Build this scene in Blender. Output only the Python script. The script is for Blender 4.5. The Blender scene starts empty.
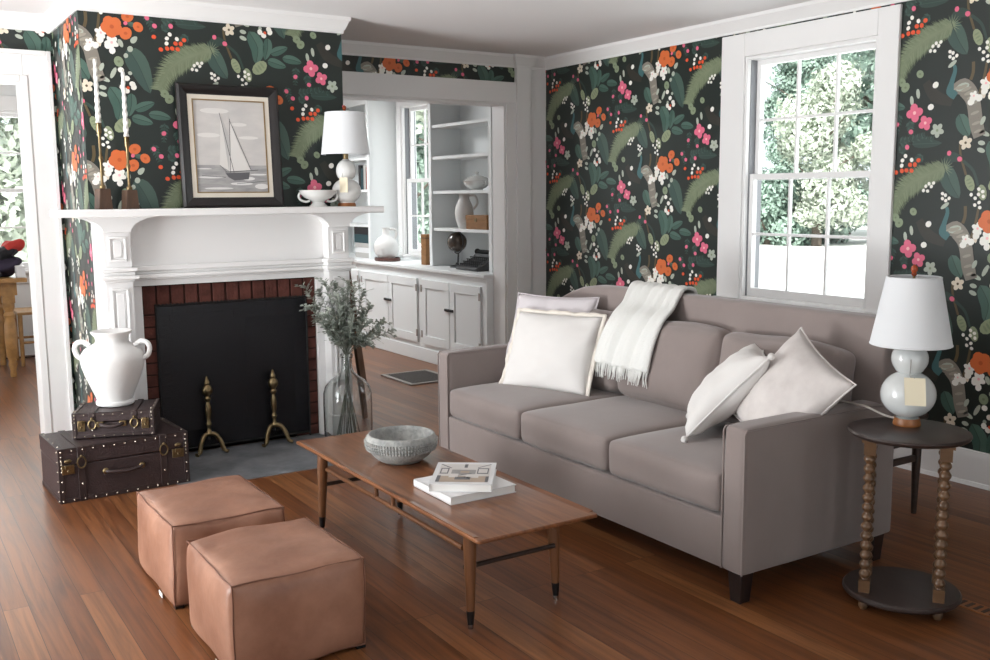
import bpy, bmesh, math, random
from mathutils import Vector, Matrix, noise
random.seed(7)
C = bpy.context.scene.collection
PI = math.pi
SC = bpy.context.scene
sin, cos = math.sin, math.cos

# ------------------------------------------------------------------ colour and materials
def lin(c):
    c = c / 255.0
    return c / 12.92 if c <= 0.04045 else ((c + 0.055) / 1.055) ** 2.4
def rgb(r, g, b): return (lin(r), lin(g), lin(b), 1.0)

def mat(name, col, rough=0.5, metal=0.0, spec=0.5, noise_amt=0.0, noise_scale=20, bump=0.0, bump_scale=80,
        stretch=(1, 1, 1), col2=None, trans=0.0, sheen=0.0, coat=0.0):
    m = bpy.data.materials.new(name); m.use_nodes = True
    nt = m.node_tree; b = nt.nodes['Principled BSDF']
    b.inputs['Base Color'].default_value = col
    b.inputs['Roughness'].default_value = rough
    b.inputs['Metallic'].default_value = metal
    b.inputs['Specular IOR Level'].default_value = spec
    if sheen: b.inputs['Sheen Weight'].default_value = sheen
    if coat: b.inputs['Coat Weight'].default_value = coat; b.inputs['Coat Roughness'].default_value = 0.15
    if noise_amt or col2 or bump:
        tc = nt.nodes.new('ShaderNodeTexCoord'); mp = nt.nodes.new('ShaderNodeMapping')
        mp.inputs['Scale'].default_value = stretch
        nt.links.new(tc.outputs['Object'], mp.inputs['Vector'])
    if noise_amt or col2:
        nz = nt.nodes.new('ShaderNodeTexNoise'); nz.inputs['Scale'].default_value = noise_scale
        nz.inputs['Detail'].default_value = 6; nz.inputs['Roughness'].default_value = 0.6
        nt.links.new(mp.outputs[0], nz.inputs['Vector'])
        rp = nt.nodes.new('ShaderNodeValToRGB')
        rp.color_ramp.elements[0].position = 0.34; rp.color_ramp.elements[1].position = 0.66
        k = 1 - noise_amt
        rp.color_ramp.elements[0].color = col2 if col2 else (col[0]*k, col[1]*k, col[2]*k, 1)
        rp.color_ramp.elements[1].color = col
        nt.links.new(nz.outputs['Fac'], rp.inputs['Fac'])
        nt.links.new(rp.outputs['Color'], b.inputs['Base Color'])
    if bump:
        n2 = nt.nodes.new('ShaderNodeTexNoise'); n2.inputs['Scale'].default_value = bump_scale
        n2.inputs['Detail'].default_value = 4
        bp = nt.nodes.new('ShaderNodeBump'); bp.inputs['Strength'].default_value = bump
        bp.inputs['Distance'].default_value = 0.01
        nt.links.new(mp.outputs[0], n2.inputs['Vector'])
        nt.links.new(n2.outputs['Fac'], bp.inputs['Height'])
        nt.links.new(bp.outputs[0], b.inputs['Normal'])
    return m

def floor_mat():
    m = bpy.data.materials.new('oak_strip_floor'); m.use_nodes = True
    nt = m.node_tree; L = nt.links; N = nt.nodes.new
    b = nt.nodes['Principled BSDF']
    tc = N('ShaderNodeTexCoord')
    mp = N('ShaderNodeMapping'); mp.inputs['Rotation'].default_value = (0, 0, PI/2); mp.inputs['Location'].default_value = (0.3, 0.02, 0)
    L.new(tc.outputs['Object'], mp.inputs['Vector'])
    br = N('ShaderNodeTexBrick'); br.offset = 0.37; br.offset_frequency = 3
    br.inputs['Scale'].default_value = 1; br.inputs['Brick Width'].default_value = 2.3
    br.inputs['Row Height'].default_value = 0.083; br.inputs['Mortar Size'].default_value = 0.0011
    br.inputs['Mortar Smooth'].default_value = 0.2
    br.inputs['Color1'].default_value = (0, 0, 0, 1); br.inputs['Color2'].default_value = (1, 1, 1, 1)
    br.inputs['Mortar'].default_value = (0.4, 0.4, 0.4, 1)
    L.new(mp.outputs[0], br.inputs['Vector'])
    ramp = N('ShaderNodeValToRGB'); e = ramp.color_ramp.elements
    e[0].position = 0.0; e[0].color = rgb(114, 69, 39); e[1].position = 1.0; e[1].color = rgb(146, 98, 61)
    x = ramp.color_ramp.elements.new(0.5); x.color = rgb(128, 80, 47)
    L.new(br.outputs['Color'], ramp.inputs['Fac'])
    # long grain
    mp2 = N('ShaderNodeMapping'); mp2.inputs['Scale'].default_value = (34, 1.6, 1)
    L.new(tc.outputs['Object'], mp2.inputs['Vector'])
    addv = N('ShaderNodeVectorMath'); addv.operation = 'ADD'
    sc = N('ShaderNodeVectorMath'); sc.operation = 'SCALE'; sc.inputs['Scale'].default_value = 23.0
    L.new(br.outputs['Color'], sc.inputs[0]); L.new(mp2.outputs[0], addv.inputs[0]); L.new(sc.outputs[0], addv.inputs[1])
    nz = N('ShaderNodeTexNoise'); nz.inputs['Scale'].default_value = 1.0; nz.inputs['Detail'].default_value = 8; nz.inputs['Roughness'].default_value = 0.62; nz.inputs['Distortion'].default_value = 0.6
    L.new(addv.outputs[0], nz.inputs['Vector'])
    gr = N('ShaderNodeValToRGB'); g = gr.color_ramp.elements
    g[0].position = 0.32; g[0].color = (0.46, 0.41, 0.37, 1); g[1].position = 0.62; g[1].color = (1.08, 1.06, 1.04, 1)
    L.new(nz.outputs['Fac'], gr.inputs['Fac'])
    mx = N('ShaderNodeMix'); mx.data_type = 'RGBA'; mx.blend_type = 'MULTIPLY'; mx.inputs['Factor'].default_value = 1
    L.new(ramp.outputs['Color'], mx.inputs['A']); L.new(gr.outputs['Color'], mx.inputs['B'])
    # dark seam between strips
    m3 = N('ShaderNodeMix'); m3.data_type = 'RGBA'
    m3.inputs['B'].default_value = rgb(52, 30, 16)
    L.new(br.outputs['Fac'], m3.inputs['Factor']); L.new(mx.outputs['Result'], m3.inputs['A'])
    L.new(m3.outputs['Result'], b.inputs['Base Color'])
    rr = N('ShaderNodeMapRange'); rr.inputs['To Min'].default_value = 0.27; rr.inputs['To Max'].default_value = 0.40
    L.new(nz.outputs['Fac'], rr.inputs['Value']); L.new(rr.outputs[0], b.inputs['Roughness'])
    bp = N('ShaderNodeBump'); bp.inputs['Strength'].default_value = 0.12; bp.inputs['Distance'].default_value = 0.004
    L.new(nz.outputs['Fac'], bp.inputs['Height']); L.new(bp.outputs[0], b.inputs['Normal'])
    b.inputs['Specular IOR Level'].default_value = 0.42
    return m

def glass_pane_mat(name='window_glass', tint=(0.97, 0.98, 0.975, 1)):
    m = bpy.data.materials.new(name); m.use_nodes = True
    nt = m.node_tree; nt.nodes.remove(nt.nodes['Principled BSDF'])
    out = nt.nodes['Material Output']
    t = nt.nodes.new('ShaderNodeBsdfTransparent'); t.inputs['Color'].default_value = tint
    g = nt.nodes.new('ShaderNodeBsdfGlossy'); g.inputs['Roughness'].default_value = 0.02
    mx = nt.nodes.new('ShaderNodeMixShader')
    mx.inputs[0].default_value = 0.05
    nt.links.new(t.outputs[0], mx.inputs[1]); nt.links.new(g.outputs[0], mx.inputs[2])
    nt.links.new(mx.outputs[0], out.inputs['Surface'])
    return m

def bottle_glass_mat():
    m = bpy.data.materials.new('bottle_glass'); m.use_nodes = True
    b = m.node_tree.nodes['Principled BSDF']
    b.inputs['Base Color'].default_value = (0.93, 0.95, 0.94, 1)
    b.inputs['Transmission Weight'].default_value = 1; b.inputs['Roughness'].default_value = 0.02
    b.inputs['IOR'].default_value = 1.45
    return m

def mesh_screen_mat():
    m = bpy.data.materials.new('black_wire_mesh'); m.use_nodes = True
    nt = m.node_tree; b = nt.nodes['Principled BSDF']; out = nt.nodes['Material Output']
    b.inputs['Base Color'].default_value = rgb(30, 30, 34); b.inputs['Roughness'].default_value = 0.38; b.inputs['Metallic'].default_value = 0.2
    t = nt.nodes.new('ShaderNodeBsdfTransparent'); mx = nt.nodes.new('ShaderNodeMixShader'); mx.inputs[0].default_value = 0.78
    nt.links.new(t.outputs[0], mx.inputs[1]); nt.links.new(b.outputs[0], mx.inputs[2]); nt.links.new(mx.outputs[0], out.inputs['Surface'])
    return m

M = {}
M['white'] = mat('white_trim_paint', rgb(232, 231, 230), 0.38)
M['ceil'] = mat('ceiling_paint', rgb(236, 234, 234), 0.8, spec=0.2)
M['dark_wall'] = mat('dark_green_wall_paint', rgb(52, 64, 58), 0.7, spec=0.3)
M['white_wall'] = mat('white_wall_paint', rgb(230, 231, 231), 0.7, spec=0.3)
M['cabinet'] = mat('cabinet_paint', rgb(231, 234, 234), 0.42)
M['floor'] = floor_mat()
M['glass'] = glass_pane_mat()
M['bottle'] = bottle_glass_mat()
M['screen'] = mesh_screen_mat()
M['brick'] = mat('red_brick', rgb(98, 58, 50), 0.85, noise_amt=0.45, noise_scale=14, bump=0.5, bump_scale=60, spec=0.25)
M['brick_dark'] = mat('sooty_brick', rgb(58, 50, 47), 0.95, noise_amt=0.5, noise_scale=9, spec=0.1)
M['mortar'] = mat('dark_mortar', rgb(58, 40, 36), 0.95, spec=0.1)
M['slate'] = mat('hearth_slate', rgb(128, 130, 133), 0.5, col2=rgb(88, 90, 94), noise_scale=5, bump=0.3, bump_scale=12)
M['brass'] = mat('aged_brass', rgb(142, 124, 92), 0.36, metal=1.0, noise_amt=0.35, noise_scale=40)
M['iron'] = mat('black_iron', rgb(28, 27, 27), 0.55, metal=0.4)
M['ebony'] = mat('black_picture_frame', rgb(25, 21, 21), 0.35)
M['liner'] = mat('cream_liner', rgb(222, 214, 200), 0.8, spec=0.2)
M['gilt'] = mat('gilt_fillet', rgb(150, 126, 88), 0.4, metal=0.6)
M['ceramic'] = mat('white_glazed_ceramic', rgb(224, 224, 221), 0.16, coat=0.4)
M['plaster'] = mat('matte_white_clay', rgb(222, 221, 219), 0.72, spec=0.25, bump=0.15, bump_scale=30)
M['shade'] = mat('white_linen_shade', rgb(222, 224, 226), 0.9, spec=0.1, bump=0.08, bump_scale=400)
M['wax'] = mat('white_wax', rgb(240, 238, 232), 0.5)
M['dark_wood'] = mat('dark_stained_wood', rgb(62, 46, 38), 0.42, noise_amt=0.35, noise_scale=6, stretch=(1, 1, 6))
M['candle_wood'] = mat('brown_wood_block', rgb(92, 68, 52), 0.5, noise_amt=0.35, noise_scale=8, stretch=(4, 4, 1))
M['wood_base'] = mat('honey_wood', rgb(158, 100, 56), 0.4, noise_amt=0.3, noise_scale=12)
M['espresso'] = mat('espresso_top', rgb(58, 47, 44), 0.34, noise_amt=0.25, noise_scale=6, stretch=(6, 1, 1))
M['spool'] = mat('turned_brown_wood', rgb(108, 80, 56), 0.32, noise_amt=0.35, noise_scale=10, stretch=(1, 1, 3))
M['walnut'] = mat('walnut', rgb(142, 92, 58), 0.28, col2=rgb(104, 62, 37), noise_scale=3.2, stretch=(14, 1.2, 14), coat=0.25)
M['walnut_leg'] = mat('walnut_leg', rgb(128, 84, 54), 0.35, noise_amt=0.3, noise_scale=5, stretch=(12, 12, 1))
M['ferrule'] = mat('black_ferrule', rgb(22, 22, 24), 0.3)
M['chrome'] = mat('chrome_glide', rgb(190, 190, 192), 0.2, metal=1.0)
M['leather'] = mat('tan_leather', rgb(172, 127, 104), 0.42, col2=rgb(138, 96, 76), noise_scale=4, bump=0.25, bump_scale=18)
M['leather_seam'] = mat('tan_leather_seam', rgb(122, 82, 64), 0.55)
M['tag_white'] = mat('white_tag', rgb(232, 228, 222), 0.8)
M['suitcase'] = mat('brown_leatherette', rgb(60, 46, 46), 0.5, noise_amt=0.2, noise_scale=25, bump=0.2, bump_scale=120)
M['suitcase_trim'] = mat('brown_strap_leather', rgb(54, 40, 39), 0.5, noise_amt=0.2, noise_scale=25)
M['stud'] = mat('nickel_stud', rgb(225, 215, 195), 0.25, metal=0.7)
M['sofa'] = mat('taupe_microfibre', rgb(138, 126, 122), 0.85, spec=0.2, sheen=0.35, noise_amt=0.08, noise_scale=4, bump=0.12, bump_scale=9)
M['sofa_leg'] = mat('black_brown_leg', rgb(38, 28, 26), 0.4)
M['pillow_white'] = mat('white_cotton', rgb(220, 217, 214), 0.92, spec=0.15, bump=0.15, bump_scale=14)
M['pillow_grey'] = mat('pale_grey_cotton', rgb(206, 200, 202), 0.92, spec=0.15, bump=0.15, bump_scale=14)
M['pillow_linen'] = mat('pale_linen_print', rgb(214, 208, 204), 0.92, spec=0.15, col2=rgb(200, 193, 190), noise_scale=9, bump=0.2, bump_scale=12)
M['piping'] = mat('cream_piping', rgb(224, 217, 207), 0.9, spec=0.15)
M['throw'] = mat('white_woven_throw', rgb(226, 226, 222), 0.95, spec=0.1, bump=0.5, bump_scale=160)
M['bowl'] = mat('grey_stoneware', rgb(172, 172, 168), 0.8, col2=rgb(136, 138, 136), noise_scale=26, bump=0.5, bump_scale=90)
M['paper'] = mat('book_pages', rgb(236, 234, 230), 0.8, spec=0.2)
M['cover'] = mat('white_book_cover', rgb(226, 226, 226), 0.4)
M['p_dark'] = mat('print_dark_grey', rgb(104, 104, 106), 0.5)
M['p_mid'] = mat('print_mid_grey', rgb(150, 148, 146), 0.5)
M['p_light'] = mat('print_light_grey', rgb(212, 208, 204), 0.5)
M['p_warm'] = mat('print_warm_beige', rgb(178, 160, 142), 0.5)
M['tag'] = mat('cream_paper_tag', rgb(226, 216, 190), 0.8)
M['string'] = mat('grey_string', rgb(150, 146, 140), 0.8)
M['cord'] = mat('pale_lamp_cord', rgb(190, 184, 176), 0.5)
M['finial'] = mat('amber_finial', rgb(150, 66, 34), 0.2)
M['stem'] = mat('grey_green_stem', rgb(92, 96, 84), 0.7)
M['euca'] = mat('eucalyptus_leaf', rgb(182, 187, 176), 0.5, col2=rgb(126, 134, 124), noise_scale=14)
M['kraft'] = mat('brown_box', rgb(148, 104, 60), 0.6, noise_amt=0.3, noise_scale=6, stretch=(1, 1, 5))
M['charcoal'] = mat('charcoal_metal', rgb(54, 54, 56), 0.45)
M['globe'] = mat('dark_globe', rgb(52, 46, 44), 0.25, col2=rgb(92, 78, 66), noise_scale=6)
M['teal'] = mat('teal_book', rgb(34, 66, 72), 0.6)
M['black_book'] = mat('black_book', rgb(36, 34, 36), 0.6)
M['red_book'] = mat('red_book', rgb(140, 58, 40), 0.6)
M['grey_book'] = mat('grey_book', rgb(180, 178, 174), 0.6)
M['tray'] = mat('mahogany_tray', rgb(84, 48, 40), 0.45)
M['pine'] = mat('honey_pine', rgb(178, 134, 80), 0.4, noise_amt=0.3, noise_scale=4, stretch=(6, 1, 6))
M['purple'] = mat('dark_plum_cloth', rgb(48, 38, 58), 0.9, noise_amt=0.3, noise_scale=8)
M['black_cloth'] = mat('black_cloth', rgb(26, 24, 28), 0.9)
M['red_cloth'] = mat('red_cloth', rgb(170, 48, 40), 0.9)
M['grille'] = mat('bronze_register', rgb(74, 70, 66), 0.5)
M['reg_frame'] = mat('grey_register_frame', rgb(150, 144, 138), 0.5)
M['jamb'] = mat('grey_window_track', rgb(128, 130, 134), 0.5)
M['pole'] = mat('brown_pole_wood', rgb(120, 92, 74), 0.45, noise_amt=0.3, noise_scale=6, stretch=(4, 4, 1))
M['bark'] = mat('tree_bark', rgb(98, 88, 78), 0.9, noise_amt=0.3)
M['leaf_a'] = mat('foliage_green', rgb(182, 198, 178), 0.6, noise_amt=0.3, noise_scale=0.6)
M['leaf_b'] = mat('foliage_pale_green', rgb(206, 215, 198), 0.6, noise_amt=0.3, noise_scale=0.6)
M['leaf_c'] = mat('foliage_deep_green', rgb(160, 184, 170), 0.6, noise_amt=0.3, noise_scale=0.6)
M['lamp_body'] = mat('pale_grey_glazed_ceramic', rgb(210, 213, 212), 0.14, coat=0.4)
M['lawn'] = mat('pale_driveway', rgb(236, 235, 232), 0.95, noise_amt=0.06, noise_scale=0.4)

# ------------------------------------------------------------------ mesh builder
class MB:
    def __init__(s): s.v = []; s.f = []; s.m = []; s.T = None
    def add(s, vs, fs, mi=0):
        o = len(s.v)
        if s.T is not None: vs = [tuple(s.T @ Vector(p)) for p in vs]
        s.v += [tuple(p) for p in vs]
        for f in fs: s.f.append([i + o for i in f]); s.m.append(mi)
        return s
    def box(s, x0, x1, y0, y1, z0, z1, mi=0):
        if x0 > x1: x0, x1 = x1, x0
        if y0 > y1: y0, y1 = y1, y0
        vs = [(x0,y0,z0),(x1,y0,z0),(x1,y1,z0),(x0,y1,z0),(x0,y0,z1),(x1,y0,z1),(x1,y1,z1),(x0,y1,z1)]
        return s.add(vs, [(0,3,2,1),(4,5,6,7),(0,1,5,4),(1,2,6,5),(2,3,7,6),(3,0,4,7)], mi)
    def tube(s, pts, r, n=10, mi=0, cap=True):
        pts = [Vector(p) for p in pts]; k = len(pts)
        rs = r if isinstance(r, (list, tuple)) else [r]*k
        vs = []; up = None
        for i, p in enumerate(pts):
            d = (pts[min(i+1,k-1)] - pts[max(i-1,0)]).normalized()
            if up is None:
                a = Vector((0,0,1)) if abs(d.z) < 0.9 else Vector((1,0,0))
                up = (a - d*a.dot(d)).normalized()
            else:
                up = (up - d*up.dot(d)).normalized()
            sd = d.cross(up)
            for j in range(n):
                t = 2*PI*j/n
                vs.append(p + (up*cos(t) + sd*sin(t))*rs[i])
        fs = []
        for i in range(k-1):
            for j in range(n):
                a = i*n+j; b = i*n+(j+1)%n
                fs.append((a, b, b+n, a+n))
        if cap:
            fs.append(tuple(range(n))[::-1]); fs.append(tuple((k-1)*n + j for j in range(n)))
        return s.add(vs, fs, mi)
    def lathe(s, prof, c=(0,0,0), n=36, mi=0, close=False):
        vs = []; k = len(prof)
        for r, z in prof:
            for j in range(n):
                t = 2*PI*j/n
                vs.append((c[0]+r*cos(t), c[1]+r*sin(t), c[2]+z))
        fs = []
        for i in range(k-1):
            for j in range(n):
                a = i*n+j; b = i*n+(j+1)%n
                fs.append((a, b, b+n, a+n))
        if not close:
            if prof[0][0] > 1e-4: fs.append(tuple(range(n))[::-1])
            if prof[-1][0] > 1e-4: fs.append(tuple((k-1)*n+j for j in range(n)))
        return s.add(vs, fs, mi)
    def sphere(s, c, r, n=16, m=10, mi=0, sc=(1,1,1)):
        prof = [(max(1e-5, r*sin(PI*i/m)), -r*cos(PI*i/m)) for i in range(m+1)]
        t = MB(); t.lathe(prof, (0,0,0), n)
        return s.add([(c[0]+v[0]*sc[0], c[1]+v[1]*sc[1], c[2]+v[2]*sc[2]) for v in t.v], t.f, mi)
    def prism(s, poly, ax, a0, a1, mi=0):
        # poly in the two other axes (xz for y, yz for x, xy for z)
        n = len(poly)
        def P(p, a):
            return {'x': (a, p[0], p[1]), 'y': (p[0], a, p[1]), 'z': (p[0], p[1], a)}[ax]
        vs = [P(p, a0) for p in poly] + [P(p, a1) for p in poly]
        fs = [tuple(range(n)), tuple(range(2*n-1, n-1, -1))]
        for i in range(n):
            j = (i+1) % n; fs.append((i, i+n, j+n, j))
        return s.add(vs, fs, mi)
    def grid(s, fn, nu, nv, mi=0, wrap_u=False):
        vs = [fn(i/nu, j/nv) for j in range(nv+1) for i in range(nu+1)]
        fs = []
        for j in range(nv):
            for i in range(nu):
                a = j*(nu+1)+i; fs.append((a, a+1, a+nu+2, a+nu+1))
        return s.add(vs, fs, mi)
    def build(s, name, mats, parent=None, bevel=0, sub=0, smooth=True, angle=38, solid=0, segs=2, recalc=True):
        if not isinstance(mats, (list, tuple)): mats = [mats]
        root = parent
        while root is not None and root.name not in INV and root.parent is not None: root = root.parent
        vs = s.v
        loc = None
        if root is not None and root.name in INV:
            iv = INV[root.name]; vs = [tuple(iv @ Vector(p)) for p in vs]
        elif parent is None:
            n = len(vs)
            xs = [p[0] for p in vs]; ys = [p[1] for p in vs]; zs = [p[2] for p in vs]
            loc = Vector(((min(xs)+max(xs))/2, (min(ys)+max(ys))/2, min(zs)))
            vs = [(p[0]-loc.x, p[1]-loc.y, p[2]-loc.z) for p in vs]
        me = bpy.data.meshes.new(name)
        me.from_pydata(vs, [], s.f)
        for m in mats: me.materials.append(m)
        me.polygons.foreach_set('material_index', s.m)
        bm = bmesh.new(); bm.from_mesh(me)
        if recalc: bmesh.ops.recalc_face_normals(bm, faces=bm.faces)
        if smooth:
            ca = math.radians(angle)
            for f in bm.faces: f.smooth = True
            for e in bm.edges:
                if len(e.link_faces) == 2 and e.calc_face_angle(0) > ca: e.smooth = False
        bm.to_mesh(me); bm.free()
        o = bpy.data.objects.new(name, me); C.objects.link(o)
        if loc is not None: o.location = loc
        if parent is not None: o.parent = parent
        if bevel:
            b = o.modifiers.new('bevel', 'BEVEL'); b.width = bevel; b.segments = segs; b.limit_method = 'ANGLE'; b.angle_limit = math.radians(40); b.harden_normals = False
        if sub:
            u = o.modifiers.new('sub', 'SUBSURF'); u.levels = sub; u.render_levels = sub
        if solid:
            d = o.modifiers.new('solid', 'SOLIDIFY'); d.thickness = solid; d.offset = 0
        return o
INV = {}
def tag(o, label, cat, group=None, kind=None):
    o['label'] = label; o['category'] = cat
    if group: o['group'] = group
    if kind: o['kind'] = kind
    return o
def thing(name, label, cat, loc=(0,0,0), rotz=0, group=None, rot=None):
    o = bpy.data.objects.new(name, None); C.objects.link(o)
    o.empty_display_size = 0.1
    o.location = loc; o.rotation_euler = rot.to_euler() if rot is not None else (0, 0, rotz)
    R = rot.to_4x4() if rot is not None else Matrix.Rotation(rotz, 4, 'Z')
    INV[o.name] = (Matrix.Translation(Vector(loc)) @ R).inverted()
    return tag(o, label, cat, group)
def local(o): return INV[o.name].inverted()     # matrix to author a part in the thing's own axes
def struct(name, mb, m, parent=None, **k):
    o = mb.build(name, m, parent, **k)
    if parent is None: o['kind'] = 'structure'
    return o

def axis_list(h, r, n):
    a = [-h, -h+0.35*r, -h+r]
    b = [h-r, h-0.35*r, h]
    core = [-h+r+(2*h-2*r)*i/n for i in range(1, n)]
    return a + core + b
def soft_box(mb, size, r, n=6, puff=(0,0,0), wr=0.0, seed=0, mi=0, freq=5, top_only=False):
    """rounded box centred on the origin, faces puffed outwards, light wrinkles"""
    hx, hy, hz = [q/2 for q in size]
    H = (hx, hy, hz)
    ax = [axis_list(hx, r, n), axis_list(hy, r, n), axis_list(hz, r, max(2, n//2))]
    idx = {}; vs = []; fs = []
    def vid(p):
        k = tuple(round(q, 5) for q in p)
        if k not in idx: idx[k] = len(vs); vs.append(k)
        return idx[k]
    for d in range(3):
        e, f = [q for q in range(3) if q != d]
        for sg in (-1, 1):
            for i in range(len(ax[e])-1):
                for j in range(len(ax[f])-1):
                    q = []
                    for (a, b) in ((i,j),(i+1,j),(i+1,j+1),(i,j+1)):
                        p = [0,0,0]; p[d] = sg*H[d]; p[e] = ax[e][a]; p[f] = ax[f][b]; q.append(vid(p))
                    fs.append(q)
    out = []
    for p in vs:
        c = [max(-(H[i]-r), min(H[i]-r, p[i])) for i in range(3)]
        d = Vector([p[i]-c[i] for i in range(3)])
        if d.length > 1e-9: d = d.normalized()*r
        q = Vector(c) + d
        u = [p[i]/H[i] for i in range(3)]
        for i in range(3):
            if puff[i]:
                a, b = [k for k in range(3) if k != i]
                w = max(0, (1-u[a]**4))*max(0, (1-u[b]**4))
                q[i] += u[i]*puff[i]*w
        if wr:
            nv = noise.noise_vector(Vector(q)*freq + Vector((seed*7.1, seed*3.3, seed)))
            q += nv*wr
        out.append(tuple(q))
    return mb.add(out, fs, mi)

def smooth_pts(pts, n=6):
    P = [Vector(p) for p in pts]; out = []
    for i in range(len(P)-1):
        a = P[max(i-1,0)]; b = P[i]; c = P[i+1]; d = P[min(i+2,len(P)-1)]
        for k in range(n):
            t = k/n
            out.append(0.5*((2*b)+(c-a)*t+(2*a-5*b+4*c-d)*t*t+(3*b-a-3*c+d)*t**3))
    out.append(P[-1]); return out
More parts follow.
